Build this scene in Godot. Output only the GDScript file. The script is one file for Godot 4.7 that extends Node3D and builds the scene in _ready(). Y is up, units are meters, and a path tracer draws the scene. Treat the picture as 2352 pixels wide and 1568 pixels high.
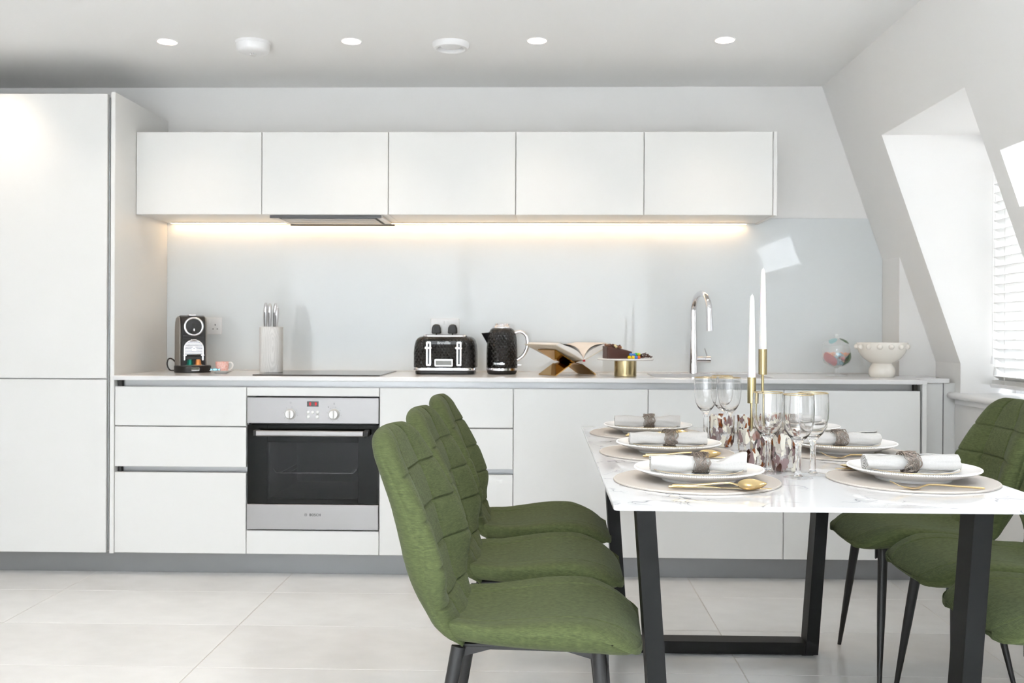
extends Node3D

# ---------------------------------------------------------------- mesh builder
class MB:
	var v := PackedVector3Array()
	var n := PackedVector3Array()
	var uv := PackedVector2Array()
	var idx := PackedInt32Array()

	func tri(a: Vector3, b: Vector3, c: Vector3) -> void:
		var nn := (b - a).cross(c - a).normalized()
		var o := v.size()
		v.append_array([a, b, c])
		n.append_array([nn, nn, nn])
		uv.append_array([Vector2(a.x, a.z), Vector2(b.x, b.z), Vector2(c.x, c.z)])
		idx.append_array([o, o + 2, o + 1])

	func otri(a: Vector3, b: Vector3, c: Vector3, mid: Vector3) -> void:
		if (b - a).cross(c - a).dot((a + b + c) / 3.0 - mid) < 0.0:
			tri(a, c, b)
		else:
			tri(a, b, c)

	func oquad(a: Vector3, b: Vector3, c: Vector3, d: Vector3, mid: Vector3) -> void:
		otri(a, b, c, mid)
		otri(a, c, d, mid)

	# rows of points; the outward normal is (along rows) x (along columns)
	func grid(rows: Array, wrap := false, wrap_rows := false) -> void:
		var nr: int = rows.size()
		var nc: int = rows[0].size()
		var o := v.size()
		var acc := PackedVector3Array()
		acc.resize(nr * nc)
		var jr := nr if wrap_rows else nr - 1
		var ic := nc if wrap else nc - 1
		for j in jr:
			var j1 := (j + 1) % nr
			for i in ic:
				var i1 := (i + 1) % nc
				var a: Vector3 = rows[j][i]
				var b: Vector3 = rows[j1][i]
				var c: Vector3 = rows[j1][i1]
				var d: Vector3 = rows[j][i1]
				var f := (c - a).cross(d - b)
				acc[j * nc + i] += f
				acc[j1 * nc + i] += f
				acc[j1 * nc + i1] += f
				acc[j * nc + i1] += f
				var A := o + j * nc + i
				var B := o + j1 * nc + i
				var C := o + j1 * nc + i1
				var D := o + j * nc + i1
				if a != b and b != c:
					idx.append_array([A, C, B])
				if a != d and d != c:
					idx.append_array([A, D, C])
		for j in nr:
			for i in nc:
				v.append(rows[j][i])
				var q := acc[j * nc + i]
				n.append(q.normalized() if q.length_squared() > 1e-24 else Vector3.UP)
				uv.append(Vector2(float(i) / nc, float(j) / maxf(nr - 1, 1)))

	func hexa(p: Array) -> void:  # 0-3 one face in order, 4-7 the opposite face in the same order
		var m := Vector3.ZERO
		for q in p:
			m += q
		m /= 8.0
		oquad(p[0], p[1], p[2], p[3], m)
		oquad(p[4], p[5], p[6], p[7], m)
		for k in 4:
			var k1 := (k + 1) % 4
			oquad(p[k], p[k1], p[4 + k1], p[4 + k], m)

	func box(lo: Vector3, hi: Vector3) -> void:
		hexa([lo, Vector3(hi.x, lo.y, lo.z), Vector3(hi.x, hi.y, lo.z), Vector3(lo.x, hi.y, lo.z), Vector3(lo.x, lo.y, hi.z), Vector3(hi.x, lo.y, hi.z), hi, Vector3(lo.x, hi.y, hi.z)])

	func cbox(lo: Vector3, hi: Vector3, r: float, xf := Transform3D()) -> void:  # chamfered box
		var m := (lo + hi) * 0.5
		var h := (hi - lo) * 0.5
		var P := {}
		for sx in [-1, 1]:
			for sy in [-1, 1]:
				for sz in [-1, 1]:
					var s := Vector3(sx, sy, sz)
					for ax in 3:
						var q := Vector3(h.x - r, h.y - r, h.z - r)
						q[ax] = h[ax]
						P[[sx, sy, sz, ax]] = xf * (m + q * s)
		var c := xf * m
		for ax in 3:
			var b := (ax + 1) % 3
			var d := (ax + 2) % 3
			for s in [-1, 1]:
				var f := []
				for t in [[-1, -1], [1, -1], [1, 1], [-1, 1]]:
					var k := [0, 0, 0, ax]
					k[ax] = s
					k[b] = t[0]
					k[d] = t[1]
					f.append(P[k])
				oquad(f[0], f[1], f[2], f[3], c)
			for s1 in [-1, 1]:  # edges along ax
				for s2 in [-1, 1]:
					var f2 := []
					for t in [[-1, b], [1, b], [1, d], [-1, d]]:
						var k2 := [0, 0, 0, t[1]]
						k2[ax] = t[0]
						k2[b] = s1
						k2[d] = s2
						f2.append(P[k2])
					oquad(f2[0], f2[1], f2[2], f2[3], c)
		for sx in [-1, 1]:
			for sy in [-1, 1]:
				for sz in [-1, 1]:
					otri(P[[sx, sy, sz, 0]], P[[sx, sy, sz, 1]], P[[sx, sy, sz, 2]], c)

	# profile of (radius, height) going up the outside and down the inside
	func lathe(prof: Array, seg := 40, at := Vector3.ZERO, crease := 0.75, squash := Vector2.ONE) -> void:
		var runs := []
		var cur := [prof[0]]
		for k in range(1, prof.size()):
			cur.append(prof[k])
			if k < prof.size() - 1:
				var a: Vector2 = prof[k] - prof[k - 1]
				var b: Vector2 = prof[k + 1] - prof[k]
				if absf(a.angle_to(b)) > crease:
					runs.append(cur)
					cur = [prof[k]]
		runs.append(cur)
		for r in runs:
			var rows := []
			for q in r:
				var row := PackedVector3Array()
				for i in seg + 1:
					var t := TAU * (i % seg) / seg
					row.append(at + Vector3(q.x * cos(t) * squash.x, q.y, q.x * sin(t) * squash.y))
				rows.append(row)
			var o := n.size()
			grid(rows, false)
			for j in rows.size():  # join the seam
				var s: Vector3 = (n[o + j * (seg + 1)] + n[o + j * (seg + 1) + seg]).normalized()
				n[o + j * (seg + 1)] = s
				n[o + j * (seg + 1) + seg] = s
				for i in seg + 1:
					uv[o + j * (seg + 1) + i] = Vector2(float(i) / seg, r[j].y)

	func tube(path: Array, rad, seg := 10, closed := false, caps := true) -> void:
		var m := path.size()
		var rows := []
		var up := Vector3.UP
		var t0: Vector3 = (path[1] - path[0]).normalized()
		if absf(t0.dot(up)) > 0.9:
			up = Vector3.RIGHT
		var N: Vector3 = (up - t0 * up.dot(t0)).normalized()
		for k in m:
			var a: Vector3 = path[(k - 1 + m) % m] if (closed or k > 0) else path[0]
			var b: Vector3 = path[(k + 1) % m] if (closed or k < m - 1) else path[m - 1]
			var T := (b - a).normalized()
			N = (N - T * N.dot(T)).normalized()
			var B := T.cross(N)
			var r: float = rad[k] if rad is Array else rad
			var row := PackedVector3Array()
			for i in seg:
				var th := TAU * i / seg
				row.append(path[k] + N * (r * cos(th)) - B * (r * sin(th)))
			rows.append(row)
		grid(rows, true, closed)
		if caps and not closed:
			for e in [0, m - 1]:
				var other: Vector3 = path[1] if e == 0 else path[m - 2]
				for i in seg:
					otri(path[e], rows[e][i], rows[e][(i + 1) % seg], other)

	# polygon (anticlockwise) in the local xy plane, drawn out from z0 to z1
	func prism(poly: PackedVector2Array, z0: float, z1: float, bevel := 0.0, xf := Transform3D()) -> void:
		if Geometry2D.is_polygon_clockwise(poly):
			poly.reverse()
		var m := poly.size()
		var inset := PackedVector2Array()
		for k in m:
			var e0 := (poly[k] - poly[(k - 1 + m) % m]).normalized()
			var e1 := (poly[(k + 1) % m] - poly[k]).normalized()
			var nn := Vector2(-e0.y, e0.x) + Vector2(-e1.y, e1.x)
			inset.append(poly[k] + nn * bevel / maxf(0.3, nn.length_squared() * 0.5))
		var tris := Geometry2D.triangulate_polygon(inset)
		for k in range(0, tris.size(), 3):
			var a := inset[tris[k]]
			var b := inset[tris[k + 1]]
			var c := inset[tris[k + 2]]
			if (b - a).cross(c - a) < 0.0:
				var t := b
				b = c
				c = t
			tri(xf * Vector3(a.x, a.y, z1), xf * Vector3(b.x, b.y, z1), xf * Vector3(c.x, c.y, z1))
			tri(xf * Vector3(a.x, a.y, z0), xf * Vector3(c.x, c.y, z0), xf * Vector3(b.x, b.y, z0))
		var levels := [[inset, z0], [poly, z0 + bevel], [poly, z1 - bevel], [inset, z1]] if bevel > 0.0 else [[poly, z0], [poly, z1]]
		# split into smooth runs at sharp corners
		var starts := []
		for k in m:
			var e0 := poly[k] - poly[(k - 1 + m) % m]
			var e1 := poly[(k + 1) % m] - poly[k]
			if absf(e0.angle_to(e1)) > 0.6:
				starts.append(k)
		for L in levels.size() - 1:
			if starts.is_empty():
				var rows := []
				for q in [levels[L], levels[L + 1]]:
					var row := PackedVector3Array()
					for k in m:
						row.append(xf * Vector3(q[0][k].x, q[0][k].y, q[1]))
					row.reverse()
					rows.append(row)
				grid(rows, true)
			else:
				for s in starts.size():
					var a: int = starts[s]
					var b: int = starts[(s + 1) % starts.size()]
					var cnt := (b - a + m) % m
					if cnt == 0:
						cnt = m
					var rows2 := []
					for q in [levels[L], levels[L + 1]]:
						var row2 := PackedVector3Array()
						for k in cnt + 1:
							var p: Vector2 = q[0][(a + k) % m]
							row2.append(xf * Vector3(p.x, p.y, q[1]))
						row2.reverse()
						rows2.append(row2)
					grid(rows2)

	func ball(c: Vector3, r: Vector3, seg := 16, rings := 10) -> void:
		var rows := []
		for j in rings + 1:
			var ph := -PI / 2 + PI * j / rings
			var row := PackedVector3Array()
			for i in seg:
				var t := TAU * i / seg
				row.append(c + Vector3(r.x * cos(ph) * cos(t), r.y * sin(ph), r.z * cos(ph) * sin(t)))
			rows.append(row)
		grid(rows, true)

	func mesh() -> ArrayMesh:
		var a := []
		a.resize(Mesh.ARRAY_MAX)
		a[Mesh.ARRAY_VERTEX] = v
		a[Mesh.ARRAY_NORMAL] = n
		a[Mesh.ARRAY_TEX_UV] = uv
		a[Mesh.ARRAY_INDEX] = idx
		var m := ArrayMesh.new()
		m.add_surface_from_arrays(Mesh.PRIMITIVE_TRIANGLES, a)
		return m


# ---------------------------------------------------------------- scene helpers
var M := {}
var taken := {}

func numbered(called: String) -> String:
	var k: int = taken.get(called, 0)
	taken[called] = k + 1
	return called if k == 0 else "%s_%03d" % [called, k]

func tag(o: Node, label := "", category := "", group := "", kind := "") -> Node:
	if label:
		o.set_meta("label", label)
	if category:
		o.set_meta("category", category)
	if group:
		o.set_meta("group", group)
	if kind:
		o.set_meta("kind", kind)
	return o

func thing(called: String, label: String, category: String, at := Vector3.ZERO, turn := 0.0, group := "") -> Node3D:
	var o := Node3D.new()
	o.name = numbered(called)
	add_child(o)
	o.position = at
	o.rotation.y = turn
	tag(o, label, category, group)
	return o

func part(parent: Node, called: String, shape, m: Material, at := Vector3.ZERO) -> MeshInstance3D:
	var o := MeshInstance3D.new()
	o.name = called
	o.mesh = shape.mesh() if shape is MB else shape
	o.material_override = m
	parent.add_child(o, true)
	o.position = at
	return o

func single(called: String, shape, m: Material, label: String, category: String, at := Vector3.ZERO, turn := 0.0, group := "") -> MeshInstance3D:
	var o := MeshInstance3D.new()
	o.name = numbered(called)
	o.mesh = shape.mesh() if shape is MB else shape
	o.material_override = m
	add_child(o)
	o.position = at
	o.rotation.y = turn
	tag(o, label, category, group)
	return o

func struct(called: String, shape, m: Material, parent: Node = null) -> MeshInstance3D:
	var o := MeshInstance3D.new()
	o.name = called
	if shape != null:
		o.mesh = shape.mesh() if shape is MB else shape
		o.material_override = m
	(parent if parent else self).add_child(o, true)
	if parent == null:
		o.set_meta("kind", "structure")
	return o

func boxmesh(lo: Vector3, hi: Vector3, r := 0.0015) -> MB:
	var b := MB.new()
	if r > 0.0:
		b.cbox(lo, hi, r)
	else:
		b.box(lo, hi)
	return b

func copy(o: Node3D, label: String, at: Vector3, turn: float) -> Node3D:
	var c: Node3D = o.duplicate()
	c.name = numbered(String(o.name))
	add_child(c)
	c.position = at
	c.rotation.y = turn
	c.set_meta("label", label)
	return c

func mat(called: String, c: Color, rough := 0.5, metal := 0.0) -> StandardMaterial3D:
	var m := StandardMaterial3D.new()
	m.resource_name = called
	m.albedo_color = c
	m.roughness = rough
	m.metallic = metal
	M[called] = m
	return m

func c8(r: int, g: int, b: int) -> Color:
	return Color(r / 255.0, g / 255.0, b / 255.0)

func lut(t: Array, x: float) -> float:  # smooth table lookup
	if x <= t[0][0]:
		return t[0][1]
	for k in range(1, t.size()):
		if x <= t[k][0]:
			var p0: float = t[maxi(k - 2, 0)][1]
			var p1: float = t[k - 1][1]
			var p2: float = t[k][1]
			var p3: float = t[mini(k + 1, t.size() - 1)][1]
			var s: float = (x - t[k - 1][0]) / (t[k][0] - t[k - 1][0])
			return cubic_interpolate(p1, p2, p0, p3, s)
	return t[t.size() - 1][1]

func rrect(w: float, h: float, r: float, seg := 6) -> PackedVector2Array:
	var p := PackedVector2Array()
	for k in 4:
		var cx: float = [1, -1, -1, 1][k] * (w / 2 - r)
		var cy: float = [1, 1, -1, -1][k] * (h / 2 - r)
		for i in seg + 1:
			var t := PI / 2 * (k + float(i) / seg)
			p.append(Vector2(cx + r * cos(t), cy + r * sin(t)))
	return p

func lettering(parent: Node, called: String, text: String, size: float, m: Material, xf: Transform3D, bold := false, family := "Droid Sans") -> void:
	var f := SystemFont.new()
	f.font_names = PackedStringArray([family])
	if bold:
		f.font_weight = 700
	var t := TextMesh.new()
	t.font = f
	t.font_size = 64
	t.pixel_size = size / 46.0
	t.depth = 0.0006
	t.text = text
	var o := MeshInstance3D.new()
	o.name = called
	o.mesh = t
	o.material_override = m
	parent.add_child(o, true)
	o.transform = xf

func noise_image(w: int, h: int, fr: float, oct: int, sd: int) -> Image:
	var fn := FastNoiseLite.new()
	fn.seed = sd
	fn.frequency = fr
	fn.fractal_octaves = oct
	return fn.get_seamless_image(w, h, false, false, 0.2)

func flow(p: Array, per := 6) -> Array:  # smooth curve through points
	var r := []
	for k in p.size() - 1:
		var p0: Vector3 = p[maxi(k - 1, 0)]
		var p3: Vector3 = p[mini(k + 2, p.size() - 1)]
		for i in per:
			r.append(p[k].cubic_interpolate(p[k + 1], p0, p3, float(i) / per))
	r.append(p[p.size() - 1])
	return r

# slanted (mansard) wall: its inner face is the plane x = 4.151 - 0.3466 y
func sx(y: float) -> float:
	return 4.151 - 0.3466 * y

func slope_piece(b: MB, z0: float, z1: float, y0: float, y1: float, t := 0.1) -> void:
	b.hexa([Vector3(sx(y0), y0, z0), Vector3(sx(y1), y1, z0), Vector3(sx(y1) + t, y1, z0), Vector3(sx(y0) + t, y0, z0), Vector3(sx(y0), y0, z1), Vector3(sx(y1), y1, z1), Vector3(sx(y1) + t, y1, z1), Vector3(sx(y0) + t, y0, z1)])

func dormer_shell(b: MB, z0: float, z1: float) -> void:
	for e in [[z0 - 0.06, z0], [z1, z1 + 0.06]]:
		var poly := PackedVector2Array([Vector2(sx(2.06) + 0.08, 2.06), Vector2(4.14, 2.06), Vector2(4.14, 0.0), Vector2(4.0, 0.0), Vector2(4.0, 0.97), Vector2(sx(0.97) + 0.08, 0.97)])
		b.prism(poly, e[0], e[1])
	b.box(Vector3(sx(2.0) + 0.08, 2.0, z0), Vector3(4.14, 2.06, z1))
	b.box(Vector3(3.815, 0.0, z0), Vector3(4.14, 0.81, z1))

# a sash window in a plane of constant x, seen from the room (towards +x)
func sash_window(called: String, x: float, y0: float, y1: float, z0: float, z1: float) -> Node3D:
	var w := struct(called, null, null)
	var b := MB.new()
	var t := 0.05
	b.cbox(Vector3(x, y0, z0), Vector3(x + 0.06, y1, z0 + t), 0.004)
	b.cbox(Vector3(x, y0, z1 - t), Vector3(x + 0.06, y1, z1), 0.004)
	b.cbox(Vector3(x, y1 - t, z0 + t), Vector3(x + 0.06, y1, z1 - t), 0.004)
	b.cbox(Vector3(x, y0, z0 + t), Vector3(x + 0.06, y0 + t, z1 - t), 0.004)
	part(w, "window_frame", b, M.gloss_white)
	var my := (y0 + y1) / 2
	part(w, "meeting_rail", boxmesh(Vector3(x + 0.01, my - 0.02, z0 + t), Vector3(x + 0.05, my + 0.02, z1 - t), 0.003), M.gloss_white)
	for k in 2:
		var a := lerpf(z0 + t, z1 - t, (k + 1) / 3.0)
		part(w, "glazing_bar", boxmesh(Vector3(x + 0.018, y0 + t, a - 0.009), Vector3(x + 0.042, my - 0.02, a + 0.009), 0.003), M.gloss_white)
		part(w, "glazing_bar", boxmesh(Vector3(x + 0.018, my + 0.02, a - 0.009), Vector3(x + 0.042, y1 - t, a + 0.009), 0.003), M.gloss_white)
	for k in 3:
		for h in [[y0 + t, my - 0.02], [my + 0.02, y1 - t]]:
			var a0 := lerpf(z0 + t, z1 - t, k / 3.0)
			var a1 := lerpf(z0 + t, z1 - t, (k + 1) / 3.0)
			part(w, "pane", boxmesh(Vector3(x + 0.028, h[0], a0), Vector3(x + 0.032, h[1], a1), 0.0), M.pane)
	return w

func venetian(label: String, x: float, y0: float, y1: float, z0: float, z1: float, cords: Array) -> void:
	var t := thing("venetian_blind", label, "blind", Vector3(x, y0, (z0 + z1) / 2))
	var w := (z1 - z0) / 2
	var h := y1 - y0
	part(t, "head_rail", boxmesh(Vector3(-0.028, h - 0.04, -w), Vector3(0.028, h, w), 0.003), M.gloss_white)
	var rail := MB.new()
	rail.prism(PackedVector2Array([Vector2(-0.03, 0.0), Vector2(0.03, 0.0), Vector2(0.034, 0.008), Vector2(0.034, 0.013), Vector2(0.03, 0.016), Vector2(-0.03, 0.016), Vector2(-0.034, 0.013), Vector2(-0.034, 0.008)]), -w, w)
	part(t, "bottom_rail", rail, M.gloss_white)
	var slat := MB.new()
	var poly := PackedVector2Array()
	for k in 9:
		var u := -1.0 + k / 4.0
		poly.append(Vector2(0.025 * u, 0.0025 * (1 - u * u)))
	for k in 9:
		var u := 1.0 - k / 4.0
		poly.append(Vector2(0.025 * u, 0.0025 * (1 - u * u) + 0.0028))
	slat.prism(poly, -w, w)
	var sm := slat.mesh()
	var count := int((h - 0.08) / 0.041)
	for k in count:
		var s := part(t, "slat", sm, M.blind, Vector3(0, 0.035 + 0.041 * k, 0))
		s.rotation.z = -0.6
	for k in 4:
		var s2 := part(t, "slat", sm, M.blind, Vector3(0, 0.0165 + 0.0042 * k, 0))
		s2.rotation.z = 0.0
	for zz in [-w * 0.72, w * 0.72]:
		for xx in [-0.026, 0.026]:
			var b := MB.new()
			b.tube([Vector3(xx, 0.01, zz), Vector3(xx, h - 0.02, zz)], 0.0012, 5)
			part(t, "ladder_cord", b, M.cord)
	for c in cords:
		var b2 := MB.new()
		b2.tube([Vector3(-0.034, h - 0.03, c[0]), Vector3(-0.037, h * 0.5, c[0]), Vector3(-0.036, c[1], c[0] + 0.004)], 0.0013, 6)
		var cd := part(t, "pull_cord", b2, M.cord)
		var ta := MB.new()
		ta.lathe([Vector2(0.0, 0.0), Vector2(0.008, 0.0), Vector2(0.0075, 0.012), Vector2(0.004, 0.034), Vector2(0.0, 0.037)], 14)
		part(cd, "tassel", ta, M.gloss_white, Vector3(-0.036, c[1] - 0.035, c[0] + 0.004))

func setup_view() -> void:
	# ---- camera: 35 mm view, slight turn to the left, lens shifted down a little
	var f := 2172.65
	var cam := Camera3D.new()
	cam.name = "camera"
	cam.projection = Camera3D.PROJECTION_FRUSTUM
	cam.near = 0.05
	cam.far = 200.0
	cam.size = cam.near * 1568.0 / f
	cam.frustum_offset = Vector2(-17.27, -25.23) / f * cam.near
	cam.position = Vector3(1.9313, 1.11, 4.8209)
	cam.rotation = Vector3(0, 0.0249, 0.0044)
	var at := CameraAttributesPhysical.new()
	at.frustum_focal_length = 33.3
	at.frustum_focus_distance = 2.45
	at.exposure_aperture = 6.3
	add_child(cam)
	cam.attributes = at
	cam.projection = Camera3D.PROJECTION_FRUSTUM
	cam.size = cam.near * 1568.0 / f
	cam.current = true
	# ---- sky: bright even overcast
	var env := Environment.new()
	env.background_mode = Environment.BG_SKY
	var sky := Sky.new()
	var sm := ProceduralSkyMaterial.new()
	sm.sky_top_color = Color(0.93, 0.965, 1.0)
	sm.sky_horizon_color = Color(0.95, 0.97, 1.0)
	sm.ground_horizon_color = Color(0.78, 0.79, 0.8)
	sm.ground_bottom_color = Color(0.6, 0.6, 0.6)
	sky.sky_material = sm
	env.sky = sky
	env.background_energy_multiplier = 7.0
	env.tonemap_mode = Environment.TONE_MAPPER_LINEAR
	env.tonemap_exposure = 3.3
	env.sdfgi_enabled = true
	env.ssao_enabled = true
	env.ssil_enabled = true
	var we := WorldEnvironment.new()
	we.name = "world"
	we.environment = env
	add_child(we)

func downlight(x: float, z: float, label: String) -> void:
	var t := thing("downlight", label, "downlight", Vector3(x, 2.35, z), 0.0, "ceiling downlights")
	var b := MB.new()
	b.lathe([Vector2(0.0405, -0.0005), Vector2(0.0405, -0.003), Vector2(0.0435, -0.003), Vector2(0.0445, 0.0)], 40)
	part(t, "bezel", b, M.gloss_white)
	var e := MB.new()
	e.lathe([Vector2(0.0, -0.0015), Vector2(0.0405, -0.0015)], 40)
	e.idx.reverse()
	for k in e.n.size():
		e.n[k] = Vector3.DOWN
	part(t, "lamp_lens", e, M.lamp)
	var l := SpotLight3D.new()
	l.name = "lamp_light"
	l.light_color = Color(1.0, 0.92, 0.83)
	l.light_energy = DOWN
	l.light_size = 0.035
	l.spot_range = 12.0
	l.spot_attenuation = 2.0
	l.spot_angle = 50.0
	l.spot_angle_attenuation = 1.0
	l.shadow_enabled = true
	t.add_child(l)
	l.position = Vector3(0, -0.006, 0)
	l.rotation.x = -PI / 2

const DOWN := 0.13
const STRIP := 0.016

func build_materials() -> void:
	var m := mat("wall_paint", c8(243, 242, 240), 0.75)
	m = mat("ceiling_paint", c8(248, 248, 247), 0.8)
	m = mat("gloss_white", c8(240, 240, 240), 0.3)
	m = mat("lacquer", c8(231, 231, 229), 0.42)
	m = mat("carcass", c8(225, 225, 223), 0.5)
	m = mat("worktop", c8(226, 226, 226), 0.16)
	m = mat("splash_glass", c8(226, 230, 231), 0.015)
	m.metallic_specular = 0.45
	m = mat("aluminium", c8(172, 173, 174), 0.38, 0.85)
	m = mat("plinth_metal", c8(140, 141, 143), 0.45, 0.6)
	m = mat("dark_gap", c8(70, 70, 68), 0.7)
	m = mat("steel", c8(152, 150, 150), 0.4, 1.0)
	m = mat("oven_glass", c8(8, 10, 9), 0.05)
	m.metallic_specular = 0.3
	m = mat("cavity", c8(60, 66, 64), 0.5)
	m = mat("black_gloss", c8(10, 10, 11), 0.12)
	m = mat("black_satin", c8(22, 22, 23), 0.42)
	m = mat("black_steel", c8(13, 15, 15), 0.5)
	m.metallic_specular = 0.35
	m = mat("chrome", c8(235, 235, 238), 0.06, 1.0)
	m = mat("brass", c8(176, 160, 122), 0.18, 1.0)
	m = mat("gold", c8(216, 192, 144), 0.2, 1.0)
	m = mat("gold_mirror", c8(190, 150, 84), 0.06, 1.0)
	m = mat("ceramic", c8(244, 243, 241), 0.14)
	m = mat("wax", c8(245, 245, 243), 0.4)
	m.subsurf_scatter_enabled = true
	m.subsurf_scatter_strength = 0.3
	m = mat("cord", c8(240, 240, 238), 0.7)
	m = mat("blind", c8(242, 242, 240), 0.45)
	m.backlight_enabled = true
	m.backlight = Color(0.45, 0.45, 0.45)
	m = mat("blind_fabric", c8(240, 240, 238), 0.8)
	m.backlight_enabled = true
	m.backlight = Color(1.0, 1.0, 1.0)
	m = mat("pane", Color(1, 1, 1, 0.03), 0.02)
	m.transparency = BaseMaterial3D.TRANSPARENCY_ALPHA
	m = mat("film_pane", Color(0.95, 0.95, 0.95, 0.35), 0.02)
	m.transparency = BaseMaterial3D.TRANSPARENCY_ALPHA
	m = mat("glass", Color(1, 1, 1, 0.0), 0.0)
	m.transparency = BaseMaterial3D.TRANSPARENCY_ALPHA
	m.refraction_enabled = true
	m.refraction_scale = 0.05
	m = mat("thin_glass", Color(1, 1, 1, 0.04), 0.01)
	m.transparency = BaseMaterial3D.TRANSPARENCY_ALPHA
	m = mat("lamp", c8(255, 250, 240), 0.5)
	m.emission_enabled = true
	m.emission = Color(1.0, 0.93, 0.82)
	m.emission_energy_multiplier = 6.0
	m = mat("led", c8(255, 250, 240), 0.5)
	m.emission_enabled = true
	m.emission = Color(1.0, 0.85, 0.66)
	m.emission_energy_multiplier = 3.0
	m = mat("red_digit", c8(120, 0, 10), 0.5)
	m.emission_enabled = true
	m.emission = Color(1.0, 0.02, 0.12)
	m.emission_energy_multiplier = 0.3
	mat("render_grey", c8(158, 152, 145), 0.8)
	mat("far_pane", c8(90, 104, 120), 0.1)
	m = mat("grey_mark", c8(110, 110, 112), 0.6)
	m = mat("dark_mark", c8(50, 50, 52), 0.6)
	m = mat("grout", c8(196, 192, 186), 0.85)
	# floor porcelain, three tones with faint clouding
	var ni := noise_image(512, 512, 0.006, 4, 11)
	for k in 3:
		m = mat("tile_%d" % k, Color(1, 1, 1), 0.22)
		var im := Image.create(512, 512, false, Image.FORMAT_RGB8)
		var base: float = [0.898, 0.904, 0.891][k]
		for y in 512:
			for x in 512:
				var t := (ni.get_pixel((x + 160 * k) % 512, y).r - 0.5) * 0.035 + (ni.get_pixel((x * 3) % 512, (y * 5 + 90 * k) % 512).r - 0.5) * 0.02
				im.set_pixel(x, y, Color(base + t, base + t, base + t - 0.003))
		m.albedo_texture = ImageTexture.create_from_image(im)
		m.uv1_triplanar = true
		m.uv1_world_triplanar = true
		m.uv1_scale = Vector3(0.7, 0.7, 0.7)

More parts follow.
